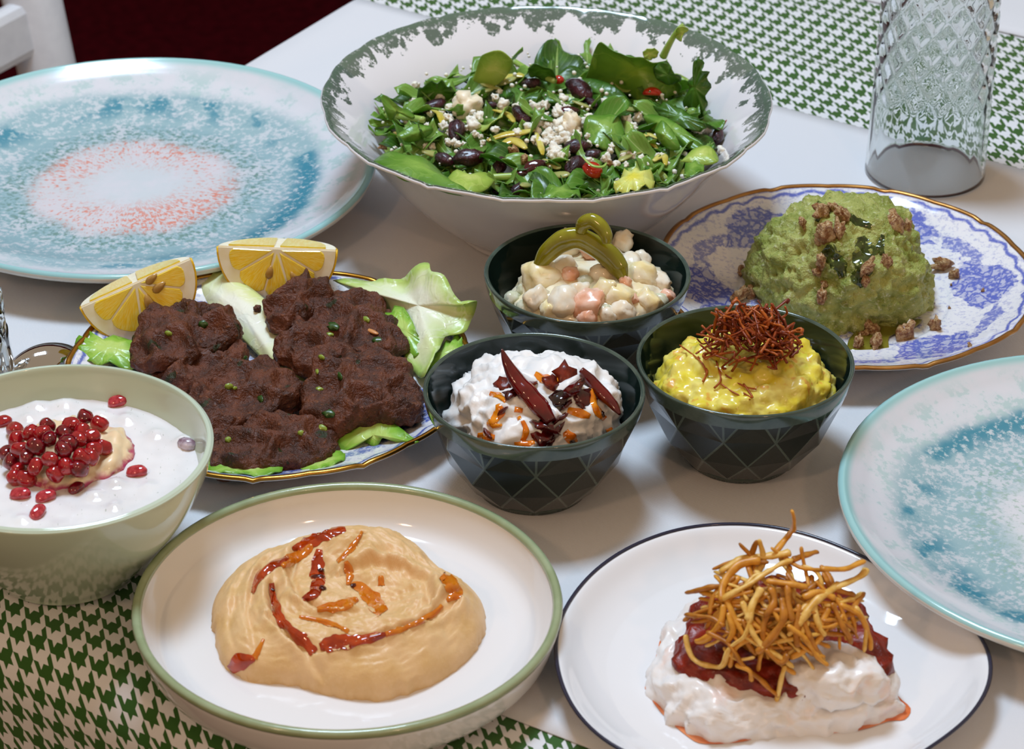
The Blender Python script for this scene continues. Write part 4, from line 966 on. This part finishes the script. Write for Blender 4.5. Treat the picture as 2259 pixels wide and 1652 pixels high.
def patty(pts, z, H, seed, label, f=46, e1=.6):
    c_, R_ = radial(outline(pts, z+H*.55))
    R2 = lambda t: R_(t)*(1+.05*nz((math.cos(t)*4, math.sin(t)*4, seed), 1)+.035*nz((math.cos(t)*11, math.sin(t)*11, seed), 1))
    def d(p, up):
        q = Vector((p.x, p.y, p.z*.3)); dd = noise.voronoi(q*f+Vector((seed, seed*.7, 0)))[0]; rid = math.exp(-((dd[1]-dd[0])/.22)**2)
        return .0078*rid*up-.0040*up*(1-dd[0])+.0022*nz(p, 60, (seed, 0, 0))+.0018*fbm(p, 190, 5)
    o = mound('fried_patty', None, z, H*.80, d, m_patty, 6, e1, .7, c=c_, R=R2)
    for v_ in o.data.vertices:                 # the thin cake buckles and its rim lifts in places
        q = v_.co; s_ = math.hypot(q.x, q.y)/max(.01, R_(math.atan2(q.y, q.x)))
        v_.co.z += .0045*nz((q.x, q.y, seed), 55)+.0050*max(0, s_-.55)*(.6+nz((q.x, q.y, seed*2), 30)*1.6)+.0008
    tag(o, label, 'patty'); return o
PT = {}
PT['A'] = patty([(290, 792), (298, 745), (325, 712), (375, 684), (440, 672), (490, 676), (526, 708), (532, 738), (485, 748), (450, 768), (400, 795), (335, 806)], .020, .014, 1, 'crinkled brown patty leaning on the left lemon wedge')
PT['B'] = patty([(330, 815), (395, 785), (440, 768), (500, 756), (541, 768), (546, 800), (520, 832), (470, 862), (410, 860), (350, 840)], .012, .012, 2, 'brown patty half hidden between two patties in the row by the celadon bowl')
PT['C'] = patty([(405, 880), (440, 842), (500, 812), (555, 800), (602, 790), (628, 818), (672, 850), (664, 876), (610, 905), (540, 928), (470, 960), (440, 960), (415, 925)], .014, .013, 3, 'broad brown patty with a torn peak in the row by the celadon bowl')
PT['D'] = patty([(466, 1005), (500, 962), (545, 936), (592, 915), (645, 915), (692, 935), (738, 945), (746, 985), (700, 1010), (600, 1026), (505, 1032), (468, 1024)], .011, .013, 4, 'lowest brown patty lying at the gold rim above the lettuce strip')
PT['E'] = patty([(584, 690), (592, 655), (640, 640), (690, 622), (718, 614), (728, 642), (716, 670), (680, 692), (640, 715), (598, 714)], .022, .011, 5, 'small brown patty against the upright lemon wedge')
PT['F'] = patty([(604, 762), (614, 742), (650, 735), (665, 700), (700, 665), (760, 652), (832, 652), (850, 682), (896, 722), (902, 756), (862, 784), (760, 792), (690, 812), (630, 800)], .017, .013, 6, 'large brown patty flecked with green herbs beside the frilly lettuce')
PT['G'] = patty([(668, 888), (690, 832), (718, 785), (790, 772), (872, 776), (906, 830), (932, 880), (922, 912), (870, 926), (800, 922), (720, 932), (674, 922)], .016, .015, 7, 'largest brown patty with two deep finger dents')
m_herb = plain('chopped_herb', '1e3a12', .35, '3a5a1c', 200, coat=.2); m_herb2 = plain('chopped_green_onion', '6e8a2a', .35, '9aa63c', 200, coat=.2)
allp = [bvh_of(o) for o in PT.values()]
hm = [blob_mesh('herb', 2, lambda v: Vector((v.x*1.4, v.y*.8, v.z*.2))*(1+.8*nz(v, 1.7, (3, 1, 0))), m) for m in (m_herb, m_herb2)]
for px, py, r, k in ((735, 720, .0055, 0), (728, 738, .003, 1), (835, 752, .005, 0), (710, 788, .0028, 1), (700, 820, .0026, 1), (705, 858, .003, 1), (450, 715, .0045, 0), (372, 735, .003, 1), (505, 852, .0035, 1), (518, 856, .002, 1), (505, 970, .0035, 1), (725, 912, .005, 0), (710, 945, .0042, 1), (575, 880, .004, 0), (750, 830, .004, 0), (665, 955, .003, 1), (540, 790, .003, 0), (808, 705, .0035, 1)):
    h, nn = near_hit(allp, px, py, .025)
    tag(link('herb_fleck', hm[k], loc=h+nn*.0003, rot=nn.to_track_quat('Z', 'Y').to_euler(), sc=r*.55), ('dark green chopped herb fried into a brown patty', 'yellow-green chopped onion bit on a brown patty')[k], 'herb', ('dark herb flecks on the patties', 'green onion bits on the patties')[k])
h, nn = near_hit(allp, 820, 732, .03)
tag(link('almond_sliver', blob_mesh('sliver', 2, lambda v: Vector((v.x*.005, v.y*.0016, v.z*.0009)), plain('pale_sliver', 'c98a52', .35)), loc=h+nn*.0006, rot=(0, 0, -.7)), 'pale tan sliver on the herb-flecked patty', 'sliver')
tag(link('patty_crumb', blob_mesh('crumb', 3, lambda v: v*.0024*(1+.5*nz(v, 1.6)), m_patty), loc=at(569, 681, .024)), 'brown crumb of patty on the lettuce rib under the lemon', 'crumb')

# lemon quarters
m_peel = plain('lemon_peel', 'ecc024', .35, 'e0ae16', 300, bump=.5, bscale=420, bdist=.0005, coat=.15)
m_pith = plain('lemon_pith', 'f4ecd6', .5, 'efe4c4', 150, sss=.15, sssr=(.004, .003, .002))
g = G('lemon_pulp'); v = g.co(); x, y, z = g.xyz(v); a_ = g.math('ARCTAN2', z, x); n = g.noise(g.vec(a_*14, g.math('SQRT', x*x+z*z)*70, y*40), 3, 3); col = g.mix(g.ss(n, .35, .7), 'f8c81c', 'ffe070'); g.bump(n, .2, .0006); m_pulp = g.set(col, .12, spec=.5, coat=.4, sss=.35, sssr=(.006, .004, .001))
m_pip = plain('lemon_pip', 'b98f4a', .3, 'a57a34', 200, coat=.3)
def lemon(c, a, b, rot, label, pips):
    root = empty('lemon_wedge', tuple(c)); root.rotation_euler = rot; tag(root, label, 'lemon')
    vs, fs, nt, ns = [], [], 28, 14
    for i in range(nt+1):
        t = PI+PI*i/nt
        for k in range(ns+1):
            q = PI/2*k/ns; r = a*math.cos(q); yy = b*math.sin(q)
            if k > ns-3: yy += .0012*(k-ns+3)
            vs.append(Vector((r*math.cos(t), yy, r*math.sin(t))))
    for i in range(nt):
        for k in range(ns): p = i*(ns+1)+k; fs.append((p, p+1, p+ns+2, p+ns+1))
    mod_solid(obj('peel', vs, fs, m_peel, root), .0012, -1)
    # pith: front half disc and top half disc
    vs = [Vector((0, 0, 0))]+[Vector((a*.965*math.cos(PI+PI*i/nt), 0, a*.965*math.sin(PI+PI*i/nt))) for i in range(nt+1)]
    fs = [(0, 1+i, 2+i) for i in range(nt)]; bse = len(vs)
    vs += [Vector((0, 0, 0))]+[Vector((a*.965*math.cos(PI*i/nt), b*.97*math.sin(PI*i/nt), 0)) for i in range(nt+1)]; fs += [(bse, bse+1+i, bse+2+i) for i in range(nt)]
    pth = obj('pith', vs, fs, m_pith, root, False); mod_solid(pth, .0016, 0)
    # pulp segments on the cut face, each a rounded wedge standing a little proud
    for a0, a1 in ((180.5, 211), (213, 253), (255, 286), (288, 329), (331, 359.5)):
        a0, a1 = math.radians(a0), math.radians(a1); pol_ = [(.07*a, (a0+a1)/2)]
        for i in range(9):
            t = a0+(a1-a0)*i/8; k = 1-.10*abs(i/4-1)**4; pol_.append((a*.80*k, t))
        P = [Vector((r*math.cos(t), -.0009, r*math.sin(t))) for r, t in pol_]; n_ = len(P); cen = sum(P, Vector())/n_
        B = [Vector((p.x, .0004, p.z)) for p in P]; F = [cen.lerp(p, .93)-Vector((0, .0005, 0)) for p in P]
        fcs = [tuple(range(2*n_, 3*n_))]+[(i, (i+1) % n_, 2*n_+(i+1) % n_, 2*n_+i) for i in range(n_)]+[(n_+i, n_+(i+1) % n_, (i+1) % n_, i) for i in range(n_)]
        obj('pulp_segment', P+B+F, fcs, m_pulp, root, False)
    # the long cut on top shows pulp too
    for s in (-1, 1):
        P = [Vector((s*.05*a, .03*b, .0012))]+[Vector((s*a*(.08+.72*math.cos(q)), b*.82*math.sin(q)+.0005, .0012)) for q in [PI/2*i/8 for i in range(9)]]
        o = obj('pulp_segment', P, [tuple(range(len(P)))], m_pulp, root, False); mod_solid(o, .0012, 0)
    for px_, pz_, rr_, ln in pips:
        o = obj('pip', *blob(2, lambda v: Vector((v.x*.0022*(1-.35*v.z), v.y*.0011, v.z*.0042))), m_pip, root); o.location = (px_, -.0016, pz_); o.rotation_euler = (0, rr_, 0); o.scale = (ln, ln, ln)
lemon(at(611, 549, .044), .0352, .028, (math.radians(-17), 0, math.radians(-3)), 'lemon quarter standing upright with its cut face forward on the lettuce', [(-.004, -.0135, .2, 1.0), (.010, -.016, -.5, .9)])
lemon(at(300, 625, .044), .0345, .029, (math.radians(-20), math.radians(-17), math.radians(20)), 'lemon quarter tipped to one side with two pips showing', [(.002, -.0125, .1, 1.2), (.011, -.007, 1.25, 1.1), (.009, -.001, 1.2, 1.0)])

# ------------------------------------------------------------------ the big salad
SALC = Vector((.0193, .1785, 0))
vsd, fsd = [], []
for k in range(25):
    for j in range(48):
        r = .114*k/24; t = 2*PI*j/48; vsd.append(Vector((SALC.x+r*math.cos(t), SALC.y+r*math.sin(t), TOP+.060+.016*(1-(k/24)**2))))
for k in range(24):
    for j in range(48): fsd.append((k*48+j, (k+1)*48+j, (k+1)*48+(j+1) % 48, k*48+(j+1) % 48))
salad = BVHTree.FromPolygons(vsd, fsd)
def salad_wall(z):
    P_ = [(.0105, .030), (.0115, .045), (.0215, .070), (.0435, .092), (.068, .1125), (.0853, .132), (.2, .2)]
    for (za, ra), (zb, rb) in zip(P_, P_[1:]):
        if za <= z <= zb: return ra+(rb-ra)*(z-za)/(zb-za)
    return .03
def cA(x, y): return (700+x/2.2147, y/2.2147)
def onsal(x, y): return near_hit([salad], *cA(x, y), TOP+.066)
def leaf_data(L, Wd, kind, curl, fold, ruf, seed):
    nu, nv = 8, 14; vs, fs, uv = [], [], []
    for i in range(nv+1):
        v = i/nv
        if kind == 'oval': wv = math.sin(PI*min(1, v*.93+.05))**.75
        elif kind == 'lobed': wv = (math.sin(PI*min(1, v*.9+.08))**.7)*(.62+.38*math.sin(v*17+seed))
        elif kind == 'strip': wv = .75+.25*nz((v*4, seed, 0), 1)
        else: wv = (math.sin(PI*min(1, v*.9+.06))**.5)*(1+.18*math.sin(v*40+seed))
        for j in range(nu+1):
            u = j/nu*2-1; x = u*wv*Wd/2; z = curl*L*(v*v-v*.2)+fold*abs(x)+ruf*abs(u)**1.5*math.sin(v*9+seed+(2 if u > 0 else 0))
            vs.append(Vector((x, (v-.5)*L, z))); uv.append((j/nu, v))
    for i in range(nv):
        for j in range(nu): a = i*(nu+1)+j; fs.append((a, a+1, a+nu+2, a+nu+1))
    return vs, fs, uv
protos = []
for i, (L, Wd, kind, curl, fold, ruf, m) in enumerate([(.040, .026, 'oval', .25, .35, .003, m_leaf), (.034, .024, 'oval', -.25, .3, .003, m_leaf), (.045, .018, 'lobed', .3, .3, .003, m_leaf3), (.032, .014, 'strip', .4, .5, .003, m_leaf3), (.030, .022, 'frill', .3, .2, .004, m_leaf2), (.028, .010, 'strip', -.5, .6, .002, m_leaf2), (.036, .022, 'lobed', -.2, .5, .004, m_leaf)]):
    vs_, fs_, uv_ = leaf_data(L, Wd, kind, curl, fold, ruf, i*1.7); o = obj('salad_leaf', vs_, fs_, m, None, True, uv_); mod_solid(o, .0004, 0)
    protos.append((o, ('dark spinach leaf', 'backward-curled spinach leaf', 'lobed rocket leaf', 'narrow green leaf strip', 'pale frilly lettuce leaf', 'pale lettuce strip', 'lobed spinach leaf')[i]))
used = set()
for i in range(250):
    a = rnd.random()*2*PI; k = math.sqrt(rnd.random()) if i < 190 else .84+.16*rnd.random();
    if i >= 205: a = -PI/2+rnd.uniform(-1.3, 1.3)
    k = k; x, y = SALC.x+.100*k*math.cos(a), SALC.y+.100*k*math.sin(a)
    h = drop(salad, x, y); lay = rnd.random(); ki = rnd.choices(range(7), (3, 3, 3, 3, 1.3, 1.5, 3))[0]
    o, lab = protos[ki]
    if ki in used: o = o.copy(); COL.objects.link(o)
    used.add(ki)
    s = max(.5, min(rnd.uniform(.85, 1.3), (.113-.100*k)/.019))
    o.location = h+Vector((0, 0, -.018*lay*(1-k**3)-.001)); tl_ = .55-.25*k; o.rotation_euler = (rnd.uniform(-tl_, tl_), rnd.uniform(-tl_, tl_), rnd.random()*2*PI); o.scale = (s, s, s)
    for _ in range(9):
        M = Matrix.LocRotScale(o.location, o.rotation_euler, o.scale); bad = False
        for v_ in list(o.data.vertices)[::3]:
            p_ = M@v_.co
            if math.hypot(p_.x-SALC.x, p_.y-SALC.y) > salad_wall(p_.z-TOP)-.0015: bad = True; break
        if not bad: break
        o.location = o.location.lerp(Vector((SALC.x, SALC.y, o.location.z+.012)), .07); o.scale *= .95
    tag(o, lab+' tossed in the salad bowl', 'salad leaf', lab.split(' ', 1)[0]+' '+lab.split()[-1]+' pieces in the salad')
Z0 = TOP+.068
def sleaf(pts, m, label, ruf=.002, fr=6, bul=.002, thick=.0006): return tag(patch('salad_leaf', [cA(p[0], p[1])+(TOP+p[2],) for p in pts], m, None, ruf, freq=fr, seed=len(label)*.7, bulge=bul, thick=thick), label, 'salad leaf')
sleaf([(1300, 400, .074), (1330, 330, .086), (1350, 260, .098), (1385, 215, .106), (1450, 240, .104), (1520, 275, .102), (1590, 285, .100), (1640, 300, .098), (1700, 310, .094), (1725, 350, .088), (1760, 385, .082), (1780, 430, .076), (1740, 480, .070), (1640, 500, .068), (1540, 480, .068), (1430, 440, .070)], patch_mat('broad_leaf', '8fb03e', '6c9632', '567f26', lo=.1), 'broad green lettuce leaf standing at the back wall of the salad bowl', .003, 5, .004)
sleaf([(1245, 420, .076), (1280, 390, .080), (1350, 385, .082), (1430, 410, .082), (1500, 460, .078), (1545, 530, .072), (1530, 575, .068), (1450, 570, .068), (1360, 520, .070), (1290, 460, .072)], m_dleaf, 'smooth dark spinach leaf lying before the broad leaf', .001, 4, .004)
sleaf([(1640, 330, .094), (1690, 300, .098), (1730, 325, .096), (1720, 350, .092), (1775, 370, .088), (1765, 400, .084), (1700, 410, .084), (1655, 380, .088)], m_dleaf, 'small scalloped leaf in front of the broad leaf', .002, 7, .002)
sleaf([(1800, 420, .082), (1830, 360, .094), (1835, 290, .106), (1865, 285, .106), (1885, 340, .100), (1915, 360, .096), (1915, 430, .088), (1900, 500, .080), (1890, 560, .072), (1830, 580, .068), (1790, 520, .072)], m_dleaf, 'crinkled dark leaf standing at the bowl wall beside the tomato', .004, 9, .003)
sleaf([(750, 420, .074), (775, 340, .086), (800, 275, .098), (850, 248, .104), (910, 250, .104), (955, 295, .098), (940, 350, .088), (890, 400, .080), (820, 435, .074)], m_pleaf, 'light yellow-green leaf standing up at the back of the salad', .0015, 4, .003)
sleaf([(485, 480, .074), (500, 430, .082), (560, 400, .088), (610, 400, .088), (650, 435, .082), (680, 460, .078), (640, 490, .072), (560, 500, .070), (500, 520, .070)], m_dleaf, 'ruffled dark leaf behind the cheese chunk', .003, 8, .002)
sleaf([(272, 785, .082), (330, 745, .080), (400, 745, .080), (480, 760, .080), (560, 800, .078), (640, 860, .078), (700, 920, .080), (740, 950, .082), (640, 945, .082), (520, 910, .083), (400, 865, .084), (310, 820, .084)], m_mleaf, 'long green leaf lying along the front wall of the salad bowl', .0015, 5, .004)
sleaf([(620, 880, .080), (680, 850, .080), (770, 850, .078), (860, 870, .076), (850, 910, .078), (770, 940, .082), (680, 930, .082)], m_pleaf, 'yellow-green leaf folded by the front rim', .002, 5, .003)
sleaf([(1300, 620, .080), (1330, 560, .084), (1400, 550, .084), (1470, 580, .082), (1500, 630, .080), (1490, 690, .076), (1430, 730, .074), (1350, 720, .074), (1310, 680, .076)], m_mleaf, 'folded mid-green leaf at the centre right of the salad', .003, 4, .004)
sleaf([(1590, 570, .078), (1660, 555, .080), (1760, 610, .080), (1840, 670, .078), (1890, 720, .076), (1840, 735, .074), (1740, 690, .074), (1640, 640, .074)], m_mleaf, 'long leaf pointing at the dried berry on the bowl wall', .002, 5, .003)
sleaf([(1640, 520, .080), (1720, 510, .082), (1830, 560, .080), (1890, 600, .078), (1890, 640, .074), (1780, 630, .074), (1690, 580, .076)], m_dleaf, 'dark serrated leaf below the cherry tomato half', .003, 9, .002)
sleaf([(1770, 790, .078), (1830, 740, .080), (1900, 715, .082), (1955, 760, .080), (1950, 800, .080), (1860, 810, .078)], m_pleaf, 'smooth light green leaf near the rim beside the dried berry', .001, 4, .003)
sleaf([(1790, 870, .082), (1800, 810, .080), (1850, 780, .080), (1890, 820, .082), (1870, 850, .083)], m_mleaf, 'small folded leaf tucked at the front right rim', .002, 5, .002)
sleaf([(1650, 640, .082), (1680, 590, .086), (1720, 620, .084), (1760, 680, .080), (1770, 730, .076), (1720, 730, .074), (1670, 690, .076)], m_mleaf, 'pale spoon-shaped leaf curling over the long leaf', .001, 4, .003)
sleaf([(980, 500, .078), (1040, 465, .082), (1120, 450, .082), (1200, 480, .080), (1240, 520, .076), (1150, 530, .074), (1050, 530, .074)], m_dleaf, 'flat dark leaf lying between two dried berries', .001, 4, .003)
sleaf([(1030, 330, .090), (1090, 320, .092), (1160, 355, .086), (1160, 390, .080), (1080, 380, .080), (1035, 360, .084)], m_dleaf, 'dark leaf sprinkled with cheese at the back', .002, 5, .002)
sleaf([(1100, 970, .082), (1120, 930, .080), (1200, 900, .080), (1270, 930, .082), (1280, 965, .084), (1190, 978, .084)], m_mleaf, 'torn green leaf pressed against the front rim', .003, 6, .002)
sleaf([(305, 470, .094), (330, 465, .094), (400, 520, .086), (470, 560, .080), (460, 580, .078), (390, 550, .080), (360, 590, .078), (340, 560, .084)], m_mleaf, 'forked rocket leaf reaching up the left bowl wall', .001, 4, .001)
sleaf([(390, 660, .082), (470, 610, .084), (545, 615, .082), (560, 650, .078), (480, 690, .076), (420, 690, .078)], m_mleaf, 'small soft green leaf beside the pale stem', .002, 4, .003)
m_stem = plain('leaf_stem', 'a9c06a', .3, '8fb04a', 100)
sprig = empty('herb_sprig', tuple(at(*cA(1690, 270), TOP+.098))); tag(sprig, 'green herb sprig rising over the back rim of the salad bowl', 'sprig')
Q = spline([at(*cA(*p), TOP+z) for p, z in (((1690, 275), .096), ((1720, 215), .106), ((1760, 150), .116), ((1790, 120), .120))], 6)
adopt(obj('stem', *tube_data(Q, interp([.0026, .0018, .0014], len(Q)), 8), m_stem), sprig)
adopt(patch('leaflet', [cA(p[0], p[1])+(TOP+p[2],) for p in ((1745, 175, .112), (1760, 135, .120), (1800, 130, .121), (1812, 150, .118), (1790, 165, .116), (1775, 205, .112))], m_pleaf, None, .001, freq=5), sprig)
for pts, r, lab in (([(340, 605), (430, 615), (520, 630)], .0028, 'pale salad stalk beside the forked rocket leaf'), ([(790, 915), (880, 910), (960, 905)], .0028, 'pale salad stalk lying along the front rim'), ([(965, 345), (1060, 400), (1160, 440)], .0026, 'pale green stalk crossing behind the dried berries')):
    Q = spline([onsal(*p)[0]+Vector((0, 0, .006)) for i, p in enumerate(pts)], 6)
    tag(obj('salad_stalk', *tube_data(Q, r*.75, 8), m_stem), lab, 'stalk')
sleaf([(1590, 250, .104), (1640, 235, .106), (1670, 260, .102), (1640, 290, .098), (1600, 285, .100)], m_pleaf, 'yellow-green leaflet beside the sprig stem', .002, 6, .001)
# berries, tomatoes, cheese, seeds
m_rai = plain('dried_berry', '1c0612', .2, '42101f', 160, bump=.9, bscale=260, bdist=.002, coat=.3, unit=True); m_kid = plain('wine_red_berry', '4a0a18', .12, '30060f', 150, coat=.6, unit=True)
def raisin(s, m, wr=.16):
    return blob_mesh('berry', 3, lambda v: Vector((v.x*1.45, v.y*.85, v.z*.75))*(1+.22*nz(v, 1.3, (s, 0, 0))+wr*1.5*abs(nz(v, 2.8, (0, s, 0)))-wr*.5), m)
rm = [raisin(s*1.9, m_rai) for s in range(4)]; km = raisin(4, m_kid, .04)
for i, (x, y, r, a, k) in enumerate([(682, 670, 72, 1.5, 0), (570, 550, 66, .6, 0), (740, 810, 82, .1, 0), (620, 805, 58, -.5, 0), (1000, 600, 70, -.9, 0), (1280, 480, 90, -.8, 0), (1225, 575, 56, .1, 1), (1265, 750, 72, .2, 0), (1260, 840, 70, 1.0, 0), (1060, 845, 62, .4, 1), (890, 840, 58, 1.2, 0), (1955, 690, 52, 1.4, 0), (1050, 430, 52, .2, 0), (975, 950, 48, 1.0, 0), (1340, 780, 50, .3, 0), (990, 870, 40, 0, 1), (900, 950, 44, .5, 0), (1340, 520, 40, -.8, 0), (1660, 560, 30, .1, 0), (850, 530, 36, 0, 0)]):
    h, nn = onsal(x, y); rr = r*8.2e-5
    lab = ('wrinkled black dried berry on the salad', 'black dried berries') if not k else ('glossy wine-red berry on the salad', 'wine-red berries')
    o = tag(link('dried_berry', km if k else rm[i % 4], loc=h+Vector((0, 0, rr*.8)), rot=(0, -a*.35, a), sc=rr), lab[0], 'berry', lab[1])
h, nn = onsal(1975, 640)
tag(obj('berry_stalk', *tube_data([h+Vector((-.001, 0, .002)), h+Vector((.0012, 0, .005)), h+Vector((.0028, 0, .0075))], [.001, .0008, .0003], 6), plain('red_stalk', 'a03a24', .3)), 'short red stalk on the dried berry at the bowl wall', 'stalk')
m_tom = plain('tomato_skin', 'b01a0c', .1, 'c4301a', 60, coat=.6, sss=.2, sssr=(.004, .001, .0006)); m_tomf = plain('tomato_flesh', 'c84a3a', .15, 'd87860', 200, coat=.5)
def tomato(x, y, r, rot, label, lift=.004):
    h, nn = onsal(x, y); root = empty('cherry_tomato', tuple(h+Vector((0, 0, lift)))); root.rotation_euler = rot; tag(root, label, 'tomato'); rr = r*6.8e-5
    vs_, fs_ = blob(3, lambda v: Vector((v.x*1.25*rr, v.y*rr, v.z*rr if v.z > 0 else v.z*rr*.06))); obj('skin', vs_, fs_, m_tom, root)
    obj('cut_face', *blob(3, lambda v: Vector((v.x*1.16*rr, v.y*.92*rr, -.05*rr+v.z*rr*.08))), m_tomf, root)
tomato(1635, 500, 74, (-.5, .1, .1), 'shiny red cherry tomato half below the broad leaf', .005)
tomato(1340, 880, 82, (.5, .4, .5), 'red cherry tomato wedge with a leaf shred at the front rim', .006)
tomato(1180, 420, 44, (.6, 0, -.6), 'small red tomato piece at the back of the salad', .004)
Q = spline([onsal(*p)[0]+Vector((0, -.004, .0135)) for p in ((1290, 850), (1340, 895), (1390, 900), (1410, 880))], 5)
tag(obj('leaf_shred', *tube_data(Q, interp([.0004, .0016, .0014, .0003], len(Q)), 6, .5), m_stem), 'curved green leaf shred lying on the tomato wedge', 'leaf shred')
m_feta = plain('white_cheese', 'efece0', .55, 'e6dcc6', 200, bump=.7, bscale=300, sss=.12, sssr=(.004, .003, .002), unit=True); m_feta2 = plain('oiled_cheese', 'ecd9b4', .4, 'f0e6d2', 90, bump=.5, bscale=300, sss=.12, sssr=(.004, .003, .002), unit=True)
def cheese(s, m): return blob_mesh('cheese', 3, lambda v: Vector([math.copysign(abs(c_)**.8, c_) for c_ in v])*(.85+.5*nz(v, 1.5, (s, 0, 0))+.34*nz(v, 3.6, (0, s, 0))+.16*nz(v, 8, (0, s, 0))), m)
cm = [cheese(s*1.3, m_feta) for s in range(4)]; cbig = cheese(9, m_feta2)
tag(link('cheese_chunk', cbig, loc=onsal(735, 545)[0]+Vector((0, 0, .005)), rot=(.2, .1, .4), sc=(.0105, .009, .0078)), 'large creamy cheese chunk on the left of the salad', 'cheese')
tag(link('cheese_chunk', cbig, loc=onsal(1235, 640)[0]+Vector((0, 0, .004)), rot=(1.2, .4, 2), sc=(.009, .008, .007)), 'peach-tinted cheese chunk in the middle of the crumbs', 'cheese')
crumb = [(600, 500, 40), (560, 475, 26), (475, 525, 34), (760, 640, 46), (790, 600, 36), (620, 640, 36), (640, 600, 34), (770, 680, 26), (910, 540, 40), (1060, 560, 44), (1110, 540, 38), (1030, 590, 30), (1180, 640, 46), (1130, 690, 44), (1160, 760, 50), (1210, 700, 42), (1270, 690, 36), (1120, 640, 36), (1190, 790, 40), (1200, 510, 34), (1410, 540, 40), (1510, 620, 38), (1570, 600, 40), (1540, 640, 26), (1860, 660, 42), (1900, 650, 34), (1650, 690, 22), (1970, 760, 30), (1820, 715, 22), (1420, 610, 20), (1410, 800, 34), (1460, 830, 30), (1580, 810, 34), (1620, 830, 28), (640, 720, 28), (560, 740, 24), (530, 740, 22), (690, 730, 26), (870, 500, 30), (1070, 365, 22), (1140, 385, 18), (1245, 930, 18), (1680, 500, 22), (1430, 760, 22), (890, 470, 20), (450, 600, 26), (380, 745, 18), (810, 720, 22), (870, 660, 28), (940, 690, 24), (1090, 720, 32), (1240, 580, 26), (1320, 690, 24)]+[(rnd.gauss(1160, 95), rnd.gauss(670, 70), rnd.uniform(18, 40)) for _ in range(46)]+[(rnd.gauss(640, 90), rnd.gauss(590, 60), rnd.uniform(16, 34)) for _ in range(22)]+[(rnd.gauss(1480, 110), rnd.gauss(760, 60), rnd.uniform(14, 30)) for _ in range(16)]
for i, (x, y, r) in enumerate(crumb):
    h, nn = onsal(x, y); rr = r*9.2e-5
    tag(link('cheese_crumble', cm[i % 4], loc=h+Vector((0, 0, rr*.5+.002)), rot=(rnd.random()*3, rnd.random()*3, rnd.random()*3), sc=rr), *(('white cheese crumble in the central pile on the salad', 'cheese', 'central cheese crumbles') if abs(x-1160) < 160 else ('white cheese crumble beside the large creamy chunk', 'cheese', 'cheese crumbles by the creamy chunk') if x < 1000 else ('white cheese crumble among the leaves by the tomatoes', 'cheese', 'cheese crumbles by the tomatoes')))
vs, fs = [], []
for i in range(170):
    a = rnd.random()*2*PI; k = math.sqrt(rnd.random())*.96; h = drop(salad, SALC.x+.106*k*math.cos(a), SALC.y+.106*k*math.sin(a)); r = rnd.uniform(.0006, .0017); bv, bf_ = ico(1); b0 = len(vs)
    o_ = h+Vector((0, 0, rnd.uniform(.000, .007))); vs += [o_+v*r*(1+.3*nz(v, 2, (i, 0, 0))) for v in bv]; fs += [tuple(b0+q for q in f) for f in bf_]
cr = obj('cheese_crumbs', vs, fs, m_feta); tag(cr, 'fine white cheese crumbs scattered over the salad', 'cheese crumbs'); cr['kind'] = 'stuff'
m_seed = plain('pumpkin_seed', '8c9448', .35, 'b0ad6a', 120, coat=.2); m_pep = plain('pickled_pepper_strip', 'b9a430', .2, 'd0c468', 80, coat=.4, sss=.1, sssr=(.004, .003, .001))
sm = blob_mesh('seed', 2, lambda v: Vector((v.x*1.7*(1-.15*v.x), v.y*.8, v.z*.28)), m_seed)
for i, (x, y, a) in enumerate([(855, 450, .1), (1530, 560, .5), (1300, 540, -.3), (1150, 830, -.6), (1190, 880, -.4), (570, 780, .2), (1020, 930, 1.2), (1540, 770, .2), (1510, 790, .9), (820, 470, .3), (930, 420, .4), (1440, 700, .3)]):
    h, nn = onsal(x, y); tag(link('pumpkin_seed', sm, loc=h+Vector((0, 0, .0035)), rot=(rnd.uniform(-.4, .4), rnd.uniform(-.4, .4), a), sc=.0042), 'greenish pumpkin seed lying on the salad', 'seed', 'pumpkin seeds in the salad')
for i, (pts, wd) in enumerate([([(830, 720), (920, 690), (1000, 680), (1080, 660)], .004), ([(860, 570), (930, 590), (960, 630)], .004), ([(900, 740), (960, 720), (1020, 760)], .0045), ([(560, 570), (600, 590), (610, 640)], .0035), ([(1070, 680), (1090, 740), (1100, 790)], .003), ([(900, 420), (960, 400), (1010, 405)], .0045), ([(380, 680), (420, 690), (450, 720)], .005), ([(1560, 740), (1620, 730), (1660, 760)], .003), ([(1640, 820), (1690, 790), (1700, 840)], .003), ([(1590, 700), (1620, 690), (1660, 710)], .0025)]):
    Q = spline([onsal(*p)[0]+Vector((0, 0, .0045)) for p in pts], 6)
    tag(obj('pepper_strip', *tube_data(Q, interp([wd*.4, wd*.8, wd*.8, wd*.3], len(Q)), 8, .35), m_pep), 'translucent yellow pickled strip in the salad', 'pickle strip', 'yellow pickled strips')
for x, y, r in ((1010, 810, 52), (320, 745, 40), (1430, 830, 40), (960, 770, 60)):
    h, nn = onsal(x, y); tag(link('walnut_piece', wm[int(x) % 5], loc=h+Vector((0, 0, .004)), rot=(1, x, y), sc=r*6.8e-5), 'tan walnut piece among the salad leaves', 'walnut', 'walnut pieces in the salad')
tag(patch('lettuce_heart_piece', [cA(p[0], p[1])+(TOP+p[2],) for p in ((1450, 940, .083), (1450, 890, .083), (1500, 850, .083), (1570, 830, .083), (1640, 860, .083), (1640, 905, .084), (1560, 935, .084), (1500, 950, .084))], patch_mat('lettuce_heart', 'd9d04a', 'd4d878', 'b9bf5a', lo=.1), None, .004, freq=9, bulge=.004), 'bright yellow lettuce heart piece at the front rim', 'lettuce')
